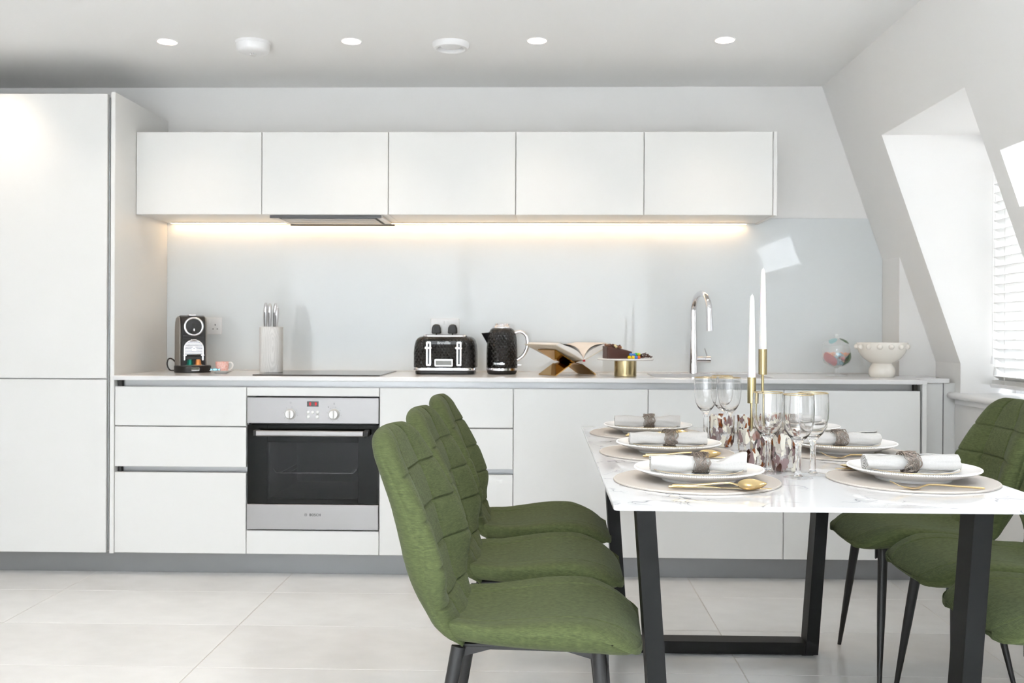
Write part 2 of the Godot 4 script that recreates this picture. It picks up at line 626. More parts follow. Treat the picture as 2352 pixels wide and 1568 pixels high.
func build_shell() -> void:
	# floor: grout bed with porcelain tiles on it
	var floor_node := struct("floor", boxmesh(Vector3(-1.45, -0.15, -0.15), Vector3(4.2, -0.0015, 6.95), 0.0), M.grout)
	var tm := boxmesh(Vector3(-0.4465, -0.008, -0.2208), Vector3(0.4465, 0.0, 0.2208), 0.001).mesh()
	for i in range(-3, 4):
		for j in range(-1, 14):
			var cx := 0.795 + 0.896 * (i + 0.5)
			var cz := 0.853 + 0.4445 * (j + 0.5)
			if cx > 4.1 or cx < -1.5:
				continue
			part(floor_node, "tile", tm, M["tile_%d" % posmod(i * 2 + j * 5 + i * j, 3)], Vector3(cx, 0, cz))
	# ceiling with a rooflight over the room behind the camera's view
	var k0 := Vector2(1.2, 4.35)
	var k1 := Vector2(2.7, 5.5)
	var cl := MB.new()
	cl.box(Vector3(-1.45, 2.35, -0.15), Vector3(3.6, 2.5, k0.y))
	cl.box(Vector3(-1.45, 2.35, k1.y), Vector3(3.6, 2.5, 6.95))
	cl.box(Vector3(-1.45, 2.35, k0.y), Vector3(k0.x, 2.5, k1.y))
	cl.box(Vector3(k1.x, 2.35, k0.y), Vector3(3.6, 2.5, k1.y))
	struct("ceiling", cl, M.ceiling_paint)
	var w7 := struct("window_5", null, null)
	var f7 := MB.new()
	f7.box(Vector3(k0.x - 0.06, 2.5, k0.y - 0.06), Vector3(k0.x, 2.62, k1.y + 0.06))
	f7.box(Vector3(k1.x, 2.5, k0.y - 0.06), Vector3(k1.x + 0.06, 2.62, k1.y + 0.06))
	f7.box(Vector3(k0.x, 2.5, k0.y - 0.06), Vector3(k1.x, 2.62, k0.y))
	f7.box(Vector3(k0.x, 2.5, k1.y), Vector3(k1.x, 2.62, k1.y + 0.06))
	f7.box(Vector3(k0.x, 2.56, (k0.y + k1.y) / 2 - 0.02), Vector3(k1.x, 2.6, (k0.y + k1.y) / 2 + 0.02))
	part(w7, "kerb", f7, M.gloss_white)
	for q in 2:
		var za := lerpf(k0.y, k1.y, q / 2.0)
		part(w7, "pane", boxmesh(Vector3(k0.x, 2.6, za), Vector3(k1.x, 2.604, za + (k1.y - k0.y) / 2), 0.0), M.pane)
	struct("wall_back", boxmesh(Vector3(-1.45, -0.1, -0.15), Vector3(4.4, 2.5, 0.0), 0.0), M.wall_paint)
	struct("wall_left", boxmesh(Vector3(-1.45, -0.1, 0.0), Vector3(-1.3, 2.5, 6.8), 0.0), M.wall_paint)
	# wall behind the camera with two tall windows
	var wf := MB.new()
	var cuts := [[-1.25, 0.98], [1.0, 3.25]]
	var x := -1.45
	for c in cuts:
		wf.box(Vector3(x, -0.1, 6.8), Vector3(c[0], 2.5, 6.95))
		wf.box(Vector3(c[0], -0.1, 6.8), Vector3(c[1], 0.04, 6.95))
		wf.box(Vector3(c[0], 2.2, 6.8), Vector3(c[1], 2.5, 6.95))
		x = c[1]
	wf.box(Vector3(x, -0.1, 6.8), Vector3(4.4, 2.5, 6.95))
	struct("wall_front", wf, M.wall_paint)
	# slanted side: knee wall, slope with two dormers and a strip rooflight, boxed corner
	var wr := MB.new()
	var d1 := [0.505, 1.345]
	var d2 := [5.3, 6.5]
	var rl := [1.437, 2.71]
	for s in [[-0.15, d1[0], 0.97, 2.5], [d1[0], d1[1], 2.0, 2.5], [d1[1], rl[0], 0.97, 2.5], [rl[0], rl[1], 0.97, 1.555], [rl[0], rl[1], 1.755, 2.5], [rl[1], d2[0], 0.97, 2.5], [d2[0], d2[1], 2.0, 2.5], [d2[1], 6.95, 0.97, 2.5]]:
		slope_piece(wr, s[0], s[1], s[2], s[3], 0.05 if s[0] >= rl[0] and s[1] <= rl[1] else 0.08)
	for s in [[-0.15, d1[0]], [d1[1], d2[0]], [d2[1], 6.95]]:
		wr.box(Vector3(3.815, -0.1, s[0]), Vector3(4.0, 0.97, s[1]))
	dormer_shell(wr, d1[0], d1[1])
	dormer_shell(wr, d2[0], d2[1])
	wr.prism(PackedVector2Array([Vector2(3.641, 0.0), Vector2(3.9, 0.0), Vector2(3.9, 0.9), Vector2(sx(1.5) + 0.03, 1.5), Vector2(3.641, sx(0) / 0.3466 - 3.641 / 0.3466 + 0.02)]), 0.0, 0.234)
	struct("wall_right", wr, M.wall_paint)
	var w1 := sash_window("window_1", 4.06, 0.83, 2.0, d1[0], d1[1])
	var sill := MB.new()
	var nose := PackedVector2Array([Vector2(4.07, 0.81), Vector2(4.07, 0.838), Vector2(3.785, 0.838)])
	for k in 7:
		var t := PI / 2 + PI * k / 6.0
		nose.append(Vector2(3.785 + 0.014 * cos(t), 0.824 + 0.014 * sin(t)))
	nose.append(Vector2(3.785, 0.81))
	sill.prism(nose, d1[0] - 0.04, d1[1] + 0.04, 0.001)
	part(w1, "window_sill", sill, M.gloss_white)
	part(w1, "apron_moulding", boxmesh(Vector3(3.797, 0.785, d1[0] - 0.02), Vector3(3.816, 0.81, d1[1] + 0.02), 0.003), M.gloss_white)
	sash_window("window_6", 4.06, 0.81, 2.0, d2[0], d2[1])
	var db := thing("roller_blind", "white fabric roller blind drawn down in the second dormer beside the camera", "blind", Vector3(4.03, 0.815, (d2[0] + d2[1]) / 2))
	part(db, "fabric", boxmesh(Vector3(-0.001, 0.02, -0.59), Vector3(0.0, 1.13, 0.59), 0.0), M.blind_fabric)
	part(db, "hem_bar", boxmesh(Vector3(-0.007, 0.0, -0.59), Vector3(0.005, 0.02, 0.59), 0.002), M.gloss_white)
	part(db, "roller", boxmesh(Vector3(-0.025, 1.13, -0.59), Vector3(0.025, 1.18, 0.59), 0.01), M.gloss_white)
	# strip rooflight lying in the slope
	var w2 := struct("window_2", null, null)
	var pane := MB.new()
	pane.hexa([Vector3(sx(1.555) + 0.03, 1.555, rl[0]), Vector3(sx(1.755) + 0.03, 1.755, rl[0]), Vector3(sx(1.755) + 0.034, 1.755, rl[0]), Vector3(sx(1.555) + 0.034, 1.555, rl[0]), Vector3(sx(1.555) + 0.03, 1.555, rl[1]), Vector3(sx(1.755) + 0.03, 1.755, rl[1]), Vector3(sx(1.755) + 0.034, 1.755, rl[1]), Vector3(sx(1.555) + 0.034, 1.555, rl[1])])
	part(w2, "pane", pane, M.film_pane)
	# windows behind the camera
	var wi := 3
	for c in cuts:
		var w3 := struct("window_3" if wi == 3 else "window_4", null, null)
		wi += 1
		var fr := MB.new()
		fr.cbox(Vector3(c[0], 0.04, 6.84), Vector3(c[0] + 0.06, 2.2, 6.9), 0.003)
		fr.cbox(Vector3(c[1] - 0.06, 0.04, 6.84), Vector3(c[1], 2.2, 6.9), 0.003)
		fr.cbox(Vector3(c[0] + 0.06, 0.04, 6.84), Vector3(c[1] - 0.06, 0.1, 6.9), 0.003)
		fr.cbox(Vector3(c[0] + 0.06, 2.14, 6.84), Vector3(c[1] - 0.06, 2.2, 6.9), 0.003)
		part(w3, "window_frame", fr, M.gloss_white)
		for q in 3:
			var p0 := lerpf(c[0] + 0.06, c[1] - 0.06, q / 3.0)
			var p1 := lerpf(c[0] + 0.06, c[1] - 0.06, (q + 1) / 3.0)
			part(w3, "pane", boxmesh(Vector3(p0 + 0.012, 0.1, 6.868), Vector3(p1 - 0.012, 2.14, 6.872), 0.0), M.pane)
		for q in 2:
			var bx := lerpf(c[0] + 0.06, c[1] - 0.06, (q + 1) / 3.0)
			part(w3, "glazing_bar", boxmesh(Vector3(bx - 0.012, 0.1, 6.855), Vector3(bx + 0.012, 2.14, 6.885), 0.002), M.gloss_white)
		var rb := thing("roller_blind", "white fabric roller blind drawn down over a window behind the camera, " + ("left" if c[0] < 0 else "right"), "blind", Vector3((c[0] + c[1]) / 2, 0.03, 6.79))
		var bw: float = (c[1] - c[0]) / 2 + 0.009
		part(rb, "fabric", boxmesh(Vector3(-bw, 0.0, -0.004), Vector3(bw, 2.2, -0.003), 0.0), M.blind_fabric)
		part(rb, "hem_bar", boxmesh(Vector3(-bw, -0.02, -0.01), Vector3(bw, 0.0, 0.002), 0.002), M.gloss_white)
		part(rb, "roller", boxmesh(Vector3(-bw, 2.2, -0.05), Vector3(bw, 2.26, 0.005), 0.01), M.gloss_white)
	venetian("white slatted venetian blind hanging in the dormer window", 3.975, 0.865, 1.995, d1[0] + 0.012, d1[1] - 0.012, [[-0.385, 0.14], [-0.36, 0.09]])

	# house across the street, seen only through the dormer blind
	var hs := thing("opposite_building", "pale house front across the street outside the dormer window", "building", Vector3(9.5, -6.0, 1.0))
	part(hs, "facade", boxmesh(Vector3(0, 0, -12), Vector3(0.4, 13.5, 12), 0.02), M.render_grey)
	part(hs, "parapet", boxmesh(Vector3(-0.15, 13.5, -12), Vector3(0.45, 13.8, 12), 0.02), M.gloss_white)
	for j in 4:
		for k in 8:
			part(hs, "window", boxmesh(Vector3(-0.03, 1.4 + 3.1 * j, -10.4 + 2.8 * k), Vector3(0.01, 3.2 + 3.1 * j, -9.3 + 2.8 * k), 0.01), M.far_pane)

func build_lights() -> void:
	var names := ["lit round ceiling downlight just beyond the left edge of the picture", "lit ceiling downlight left of the smoke alarm", "lit ceiling downlight between the smoke alarm and the ceiling vent", "lit ceiling downlight just right of the round ceiling vent", "lit ceiling downlight nearest the slanted wall"]
	for k in 5:
		downlight(-0.495 + 0.7985 * k, 0.776, names[k])
	for j in 3:
		for k in 5:
			downlight(-0.495 + 0.7985 * k, [2.3, 3.7, 6.0][j], "lit ceiling downlight above the camera, out of view, row %s, place %s" % [["nearest", "middle", "rear"][j], ["one", "two", "three", "four", "five"][k]])
	# smoke alarm
	var t := thing("smoke_alarm", "white domed smoke alarm on the ceiling with a small vented sensor", "smoke alarm", Vector3(0.672, 2.35, 0.76))
	var b := MB.new()
	b.lathe([Vector2(0.0, -0.048), Vector2(0.045, -0.047), Vector2(0.062, -0.042), Vector2(0.07, -0.032), Vector2(0.0715, -0.012), Vector2(0.0715, -0.011), Vector2(0.074, -0.0105), Vector2(0.075, 0.0)], 48)
	part(t, "housing", b, M.gloss_white)
	var s := MB.new()
	for k in 10:
		var a := TAU * k / 10
		s.cbox(Vector3(-0.002, -0.056, 0.008), Vector3(0.002, -0.046, 0.014), 0.0005, Transform3D(Basis(Vector3.UP, a), Vector3.ZERO))
	s.lathe([Vector2(0.0, -0.058), Vector2(0.014, -0.057), Vector2(0.015, -0.055), Vector2(0.0, -0.054)], 20)
	part(t, "sensor_cage", s, M.carcass)
	# round vent
	t = thing("ceiling_vent", "white round extract vent ring on the ceiling", "vent", Vector3(1.527, 2.35, 0.735))
	b = MB.new()
	b.lathe([Vector2(0.052, -0.004), Vector2(0.056, -0.022), Vector2(0.062, -0.026), Vector2(0.072, -0.024), Vector2(0.079, -0.012), Vector2(0.08, 0.0)], 48)
	part(t, "rim", b, M.gloss_white)
	b = MB.new()
	b.lathe([Vector2(0.0, -0.015), Vector2(0.045, -0.013), Vector2(0.047, -0.009), Vector2(0.02, -0.001), Vector2(0.0, -0.001)], 40)
	part(t, "centre_disc", b, M.gloss_white)

func front(parent: Node, called: String, x0: float, x1: float, y0: float, y1: float, z := 0.58, th := 0.02) -> MeshInstance3D:
	return part(parent, called, boxmesh(Vector3(x0 + 0.0015, y0, z), Vector3(x1 - 0.0015, y1, z + th), 0.0018), M.lacquer)

func channel(parent: Node, x0: float, x1: float, y0: float, y1: float) -> void:  # recessed aluminium grip
	var b := MB.new()
	var p := PackedVector2Array([Vector2(-0.596, y0 - 0.004), Vector2(-0.556, y0 - 0.004), Vector2(-0.552, y0), Vector2(-0.552, y1), Vector2(-0.548, y1), Vector2(-0.548, y0 - 0.008), Vector2(-0.596, y0 - 0.008)])
	b.prism(p, x0, x1, 0.0, Transform3D(Basis(Vector3(0, 0, -1), Vector3.UP, Vector3(1, 0, 0)), Vector3.ZERO))
	part(parent, "grip_channel", b, M.aluminium)

func build_kitchen() -> void:
	var who := ["base drawer unit between the tall unit and the oven", "", "base drawer unit right of the oven behind the green chairs", "white base unit with plain door left of the table, under the book stand", "white base unit with plain door under the chrome tap", "white base unit with plain door at the right end of the worktop"]
	for k in 6:
		if k == 1:
			continue
		var x0 := 0.6 * k
		var x1 := x0 + 0.6
		var t := thing("base_unit", "white handleless " + who[k] if k in [0, 2] else who[k], "cabinet", Vector3.ZERO, 0.0, "base units of the kitchen run")
		var body := MB.new()
		body.box(Vector3(x0 + 0.0005, 0.1, 0.02), Vector3(x1 - 0.0005, 0.69 if k == 4 else 0.845, 0.545))
		body.box(Vector3(x0 + 0.0005, 0.1, 0.545), Vector3(x1 - 0.0005, 0.455, 0.575))
		body.box(Vector3(x0 + 0.0005, 0.495, 0.545), Vector3(x1 - 0.0005, 0.84, 0.575))
		part(t, "carcass", body, M.carcass)
		if k in [0, 2]:
			front(t, "drawer", x0, x1, 0.6745, 0.85)
			front(t, "drawer", x0, x1, 0.49, 0.6695)
			front(t, "drawer", x0, x1, 0.101, 0.464)
			channel(t, x0 + (0.02 if k == 0 else 0.0), x1, 0.46, 0.492)
		else:
			front(t, "door", x0, x1, 0.101, 0.85)
		channel(t, x0 + (0.02 if k == 0 else 0.0), x1 - (0.02 if k == 5 else 0.0), 0.846, 0.88)
		if k == 0 or k == 5:
			part(t, "channel_end_cap", boxmesh(Vector3(x0 + 0.004, 0.848, 0.545), Vector3(x0 + 0.02, 0.879, 0.572), 0.001) if k == 0 else boxmesh(Vector3(x1 - 0.02, 0.848, 0.545), Vector3(x1 - 0.004, 0.879, 0.572), 0.001), M.dark_gap)
		if k == 0:
			part(t, "channel_end_cap", boxmesh(Vector3(x0 + 0.004, 0.462, 0.545), Vector3(x0 + 0.02, 0.49, 0.572), 0.001), M.dark_gap)
	# housing of the oven
	var h := thing("oven_housing", "white built-in housing with filler panels above and below the oven", "cabinet")
	var hb := MB.new()
	hb.box(Vector3(0.6005, 0.1, 0.02), Vector3(0.604, 0.845, 0.575))
	hb.box(Vector3(1.196, 0.1, 0.02), Vector3(1.1995, 0.845, 0.575))
	hb.box(Vector3(0.604, 0.1, 0.02), Vector3(1.196, 0.204, 0.575))
	hb.box(Vector3(0.604, 0.812, 0.02), Vector3(1.196, 0.845, 0.545))
	part(h, "carcass", hb, M.carcass)
	front(h, "filler_panel", 0.6, 1.2, 0.101, 0.206)
	front(h, "filler_panel", 0.6, 1.2, 0.811, 0.85)
	channel(h, 0.6, 1.2, 0.846, 0.88)
	# end panels, tall units
	single("end_panel", boxmesh(Vector3(3.607, 0.1, 0.02), Vector3(3.626, 0.88, 0.602), 0.0015), M.lacquer, "white end panel closing the right end of the base units", "panel")
	var back := thing("scribe_panel", "pale grey recessed panel between the base units and the sloping side wall", "panel")
	part(back, "board", boxmesh(Vector3(3.6275, 0.0, 0.44), Vector3(3.755, 0.88, 0.46), 0.001), M.lacquer)
	part(back, "shadow_gap", boxmesh(Vector3(3.756, 0.0, 0.43), Vector3(3.7595, 0.88, 0.457), 0.0), M.dark_gap)
	part(back, "scribe_strip", boxmesh(Vector3(3.76, 0.0, 0.43), Vector3(3.814, 0.878, 0.45), 0.001), M.lacquer)
	single("tall_end_panel", boxmesh(Vector3(-0.02, 0.098, 0.0), Vector3(-0.0005, 2.177, 0.604), 0.0015), M.lacquer, "white full-height end panel beside the tall fridge unit", "panel")
	for k in 2:
		var x1 := -0.0205 - 0.62 * k
		var x0 := x1 - 0.6
		var t := thing("tall_unit", ["white tall fridge housing with two plain doors at the left edge", "white tall larder unit beyond the left edge of the picture"][k], "cabinet")
		part(t, "carcass", boxmesh(Vector3(x0, 0.1, 0.02), Vector3(x1 - 0.0165, 2.16, 0.575), 0.0), M.carcass)
		front(t, "door", x0, x1 - 0.015, 0.1, 0.8805, 0.58, 0.022)
		front(t, "door", x0, x1 - 0.015, 0.8855, 2.17, 0.58, 0.022)
		var pf := MB.new()
		pf.box(Vector3(x1 - 0.0165, 0.11, 0.02), Vector3(x1 - 0.001, 2.15, 0.55))
		part(t, "gap_lining", pf, M.dark_gap)
		var al := MB.new()
		al.tube([Vector3(x1 - 0.0125, 0.11, 0.585), Vector3(x1 - 0.0125, 2.155, 0.585)], 0.0035, 10)
		part(t, "edge_profile", al, M.aluminium)
	# plinth
	single("plinth", boxmesh(Vector3(-1.26, 0.0, 0.52), Vector3(3.606, 0.098, 0.54), 0.001), M.plinth_metal, "grey metal plinth running along the floor under the units", "plinth")
	# worktop with an undermounted sink
	var w := MB.new()
	var xa := 2.44
	var xb := 2.98
	w.box(Vector3(0.0, 0.88, 0.009), Vector3(xa, 0.9, 0.6))
	w.box(Vector3(xb, 0.88, 0.009), Vector3(3.601, 0.9, 0.6))
	w.box(Vector3(xa, 0.88, 0.009), Vector3(xb, 0.9, 0.13))
	w.box(Vector3(xa, 0.88, 0.5), Vector3(xb, 0.9, 0.6))
	w.prism(PackedVector2Array([Vector2(-0.6, 0.88), Vector2(-0.6, 0.9), Vector2(-0.618, 0.9), Vector2(-0.62, 0.898), Vector2(-0.62, 0.882), Vector2(-0.618, 0.88)]), 0.0, 3.621, 0.0, Transform3D(Basis(Vector3(0, 0, -1), Vector3.UP, Vector3(1, 0, 0)), Vector3.ZERO))
	w.cbox(Vector3(3.6005, 0.88, 0.48), Vector3(3.621, 0.9, 0.6205), 0.0005)
	w.cbox(Vector3(3.6, 0.88, 0.009), Vector3(3.64, 0.9, 0.485), 0.001)
	w.cbox(Vector3(3.63, 0.88, 0.236), Vector3(3.775, 0.9, 0.485), 0.0015)
	var wt := thing("worktop", "thin glossy white worktop running over the base units", "worktop")
	part(wt, "slab", w, M.worktop)
	part(wt, "back_upstand", boxmesh(Vector3(0.0, 0.9, 0.0095), Vector3(3.64, 0.9045, 0.016), 0.001), M.worktop)
	var sk := MB.new()
	sk.box(Vector3(xa - 0.01, 0.7, 0.12), Vector3(xb + 0.01, 0.704, 0.51))
	sk.box(Vector3(xa - 0.012, 0.7, 0.12), Vector3(xa - 0.008, 0.879, 0.51))
	sk.box(Vector3(xb + 0.008, 0.7, 0.12), Vector3(xb + 0.012, 0.879, 0.51))
	sk.box(Vector3(xa - 0.01, 0.7, 0.118), Vector3(xb + 0.01, 0.879, 0.122))
	sk.box(Vector3(xa - 0.01, 0.7, 0.508), Vector3(xb + 0.01, 0.879, 0.512))
	single("sink", sk, M.steel, "stainless steel sink bowl set under the worktop below the tap", "sink")
	# glass splashback following the slope
	var sp := MB.new()
	sp.prism(PackedVector2Array([Vector2(0.0, 0.9), Vector2(3.64, 0.9), Vector2(3.64, 1.474), Vector2(3.567, 1.682), Vector2(0.0, 1.682)]), 0.0005, 0.009, 0.001)
	single("splashback", sp, M.splash_glass, "pale grey-blue glossy glass splashback behind the worktop", "splashback")
	# wall units
	var wl := ["leftmost wall unit, touching the tall end panel", "wall unit over the hob with the extractor under it", "third wall unit from the left, over the toaster and kettle", "fourth wall unit from the left, over the open book", "rightmost wall unit, over the tap"]
	for k in 5:
		var t := thing("wall_unit", "white plain-fronted " + wl[k], "cabinet", Vector3.ZERO, 0.0, "wall units above the worktop")
		var x0 := 0.6 * k
		part(t, "carcass", boxmesh(Vector3(x0 + 0.0005, 1.655, 0.01), Vector3(x0 + 0.5995, 2.035, 0.362), 0.0005), M.lacquer)
		front(t, "door", x0, x0 + 0.6, 1.652, 2.042, 0.366, 0.02)
	single("wall_end_panel", boxmesh(Vector3(3.0005, 1.65, 0.01), Vector3(3.018, 2.043, 0.388), 0.0015), M.lacquer, "thin white panel closing the right end of the wall units", "panel")
	# extractor
	var ex := thing("extractor_hood", "slim extractor hood with grey grille under the second wall unit", "extractor", Vector3(0.9, 1.655, 0.2))
	part(ex, "body", boxmesh(Vector3(-0.265, -0.012, -0.14), Vector3(0.265, -0.0005, 0.15), 0.002), M.lacquer)
	part(ex, "intake", boxmesh(Vector3(-0.235, -0.0135, -0.11), Vector3(0.235, -0.0115, 0.135), 0.0), M.dark_gap)
	part(ex, "front_lip", boxmesh(Vector3(-0.27, -0.016, 0.15), Vector3(0.262, -0.0005, 0.156), 0.001), M.grey_mark)
	part(ex, "rear_lip", boxmesh(Vector3(-0.25, -0.02, -0.146), Vector3(0.28, -0.012, -0.14), 0.001), M.dark_mark)
	for k in 3:
		part(ex, "grille_bar", boxmesh(Vector3(-0.225, -0.017, -0.1 + 0.08 * k), Vector3(0.225, -0.013, -0.04 + 0.08 * k), 0.001), M.aluminium)
	# LED strip under the wall units
	for e in [[0.03, 2.95]]:
		var led := thing("led_strip", "warm glowing LED strip along the wall under the wall units", "led strip", Vector3((e[0] + e[1]) / 2, 1.6545, 0.034))
		var L: float = e[1] - e[0]
		part(led, "profile", boxmesh(Vector3(-L / 2, -0.004, -0.009), Vector3(L / 2, 0.0, 0.009), 0.0005), M.aluminium)
		part(led, "led_diffuser", boxmesh(Vector3(-L / 2, -0.0055, -0.007), Vector3(L / 2, -0.004, 0.007), 0.0), M.led)
		var al := AreaLight3D.new()
		al.name = "led_light"
		al.area_size = Vector2(L, 0.014)
		al.area_normalize_energy = true
		al.light_energy = STRIP * L
		al.light_color = Color(1.0, 0.8, 0.57)
		al.area_range = 12.0
		al.shadow_enabled = true
		led.add_child(al)
		al.position = Vector3(0, -0.007, 0)
		al.rotation = Vector3(-PI / 2, 0, 0)
	# hob
	var hob := thing("hob", "black glass induction hob let into the worktop above the oven", "hob")
	part(hob, "glass", boxmesh(Vector3(0.61, 0.9003, 0.06), Vector3(1.192, 0.9045, 0.55), 0.0015), M.black_gloss)
	build_oven()

func build_oven() -> void:
	var o := thing("oven", "stainless steel built-in oven with black glass door", "oven", Vector3(0.9, 0.208, 0.0))
	var body := MB.new()
	body.box(Vector3(-0.285, 0.01, 0.03), Vector3(0.285, 0.595, 0.1))
	body.box(Vector3(-0.285, 0.01, 0.1), Vector3(-0.2, 0.595, 0.575))
	body.box(Vector3(0.2, 0.01, 0.1), Vector3(0.285, 0.595, 0.575))
	body.box(Vector3(-0.2, 0.01, 0.1), Vector3(0.2, 0.14, 0.575))
	body.box(Vector3(-0.2, 0.41, 0.1), Vector3(0.2, 0.595, 0.575))
	part(o, "cavity", body, M.cavity)
	part(o, "control_panel", boxmesh(Vector3(-0.297, 0.481, 0.578), Vector3(0.297, 0.597, 0.602), 0.0015), M.steel)
	var door := part(o, "door", boxmesh(Vector3(-0.295, 0.12, 0.578), Vector3(-0.205, 0.474, 0.6), 0.001), M.oven_glass)
	var d2 := MB.new()
	d2.cbox(Vector3(-0.2051, 0.12, 0.578), Vector3(0.2051, 0.142, 0.6), 0.001)
	d2.cbox(Vector3(-0.2051, 0.396, 0.578), Vector3(0.2051, 0.474, 0.6), 0.001)
	d2.cbox(Vector3(0.205, 0.12, 0.578), Vector3(0.295, 0.474, 0.6), 0.001)
	part(door, "door_surround", d2, M.oven_glass)
	part(door, "window", boxmesh(Vector3(-0.205, 0.142, 0.595), Vector3(0.205, 0.396, 0.6), 0.0), M.oven_window)
	part(door, "lower_trim", boxmesh(Vector3(-0.297, 0.004, 0.578), Vector3(0.297, 0.117, 0.602), 0.0015), M.steel)
	var bar := MB.new()
	bar.prism(rrect(0.026, 0.013, 0.006, 4), -0.243, 0.236, 0.002, Transform3D(Basis(Vector3(0, 1, 0), Vector3(0, 0, 1), Vector3(1, 0, 0)), Vector3(0, 0.44, 0.642)))
	var hd := part(door, "handle", bar, M.steel)
	tag(hd, "brushed steel bar handle")
	for s in [-1, 1]:
		part(door, "handle_post", boxmesh(Vector3(s * 0.246 - 0.011, 0.427, 0.6), Vector3(s * 0.246 + 0.011, 0.454, 0.646), 0.003), M.black_satin)
	# rack and tray glint behind the window
	var rk := MB.new()
	rk.tube([Vector3(-0.19, 0.27, 0.56), Vector3(-0.175, 0.252, 0.56), Vector3(0.175, 0.252, 0.56), Vector3(0.19, 0.27, 0.56)], 0.0025, 8)
	for k in 9:
		rk.tube([Vector3(-0.16 + 0.04 * k, 0.252, 0.13), Vector3(-0.16 + 0.04 * k, 0.252, 0.56)], 0.0016, 6)
	part(o, "rack", rk, M.chrome)
	for s in [-1, 1]:
		var kn := MB.new()
		kn.lathe([Vector2(0.0245, 0.0), Vector2(0.0245, 0.006), Vector2(0.022, 0.0075), Vector2(0.0205, 0.02), Vector2(0.0185, 0.022), Vector2(0.0, 0.022)], 36)
		var k := part(o, "knob", kn, M.knob, Vector3(s * 0.0985 - 0.002, 0.523, 0.602))
		k.rotation.x = PI / 2
		var gr := MB.new()
		gr.cbox(Vector3(-0.0045, 0.02, -0.019), Vector3(0.0045, 0.03, 0.019), 0.003)
		part(k, "grip", gr, M.knob)
		for q in 8:
			var a := TAU * q / 8.0 + 0.2
			part(o, "dial_mark", boxmesh(Vector3(-0.0016, -0.0016, 0.0), Vector3(0.0016, 0.0016, 0.0004), 0.0), M.grey_mark, Vector3(s * 0.0985 - 0.002 + 0.032 * sin(a), 0.523 + 0.032 * cos(a), 0.6019))
	var sq := MB.new()
	sq.tube([Vector3(-0.1025, 0.57, 0.6022), Vector3(-0.0965, 0.57, 0.6022), Vector3(-0.0965, 0.576, 0.6022), Vector3(-0.1025, 0.576, 0.6022)], 0.0005, 5, true)
	part(o, "function_symbol", sq, M.grey_mark)
	part(o, "temperature_symbol", boxmesh(Vector3(0.0945, 0.566, 0.6018), Vector3(0.0985, 0.574, 0.6023), 0.0), M.grey_mark)
	part(o, "indicator", boxmesh(Vector3(0.0685, 0.553, 0.6015), Vector3(0.0725, 0.557, 0.6025), 0.0), M.dark_mark)
	var dp := part(o, "display", boxmesh(Vector3(-0.026, 0.5565, 0.6012), Vector3(0.026, 0.58, 0.603), 0.0005), M.black_gloss)
	lettering(dp, "digit", "0", 0.0145, M.red_digit, Transform3D(Basis().scaled(Vector3(0.8, 1, 1)), Vector3(-0.0115, 0.5682, 0.6034)), true)
	lettering(dp, "digit", "9", 0.0145, M.red_digit, Transform3D(Basis().scaled(Vector3(0.9, 1, 1)), Vector3(0.0135, 0.5682, 0.6034)), true)
	for p in [[-0.021, 0.532], [0.0, 0.532], [0.021, 0.532], [-0.021, 0.511], [0.021, 0.511]]:
		var bt := MB.new()
		bt.lathe([Vector2(0.0078, 0.0), Vector2(0.007, 0.002), Vector2(0.0045, 0.003), Vector2(0.0, 0.0025)], 20)
		part(o, "button", bt, M.knob, Vector3(p[0], p[1], 0.602)).rotation.x = PI / 2
	lettering(o, "lettering", "BOSCH", 0.0115, M.dark_mark, Transform3D(Basis(), Vector3(0.012, 0.071, 0.6022)), true)
	var em := MB.new()
	var ring := []
	for q in 20:
		ring.append(Vector3(-0.03 + 0.0058 * cos(TAU * q / 20), 0.071 + 0.0058 * sin(TAU * q / 20), 0.6022))
	em.tube(ring, 0.0006, 5, true)
	for e in [[-0.034, -0.032], [-0.028, -0.026]]:
		em.box(Vector3(e[0], 0.067, 0.6018), Vector3(e[1], 0.075, 0.6026))
	em.box(Vector3(-0.032, 0.0702, 0.6018), Vector3(-0.028, 0.0718, 0.6026))
	part(o, "emblem", em, M.grey_mark)

# ---------------------------------------------------------------- things on the worktop
func build_counter() -> void:
	var WY := 0.9004
	# sockets
	socket("white double socket plate behind the coffee machine", Vector3(0.212, 1.126, 0.009), [0])
	socket("white double socket plate with two black plugs behind the toaster", Vector3(1.432, 1.126, 0.009), [0, 1])
	coffee_machine(Vector3(0.213, WY, 0.235))
	cup(Vector3(0.403, WY, 0.36))
	knife_block(Vector3(0.624, 0.9047, 0.3))
	toaster(Vector3(1.463, WY, 0.26))
	kettle(Vector3(1.734, WY, 0.27))
	book(Vector3(2.05, WY + 0.0022, 0.33))
	cake(Vector3(2.312, WY, 0.44))
	tap(Vector3(2.683, WY, 0.07))
	sweet_jar(Vector3(3.335, WY, 0.26))
	footed_bowl(Vector3(3.515, WY, 0.36))

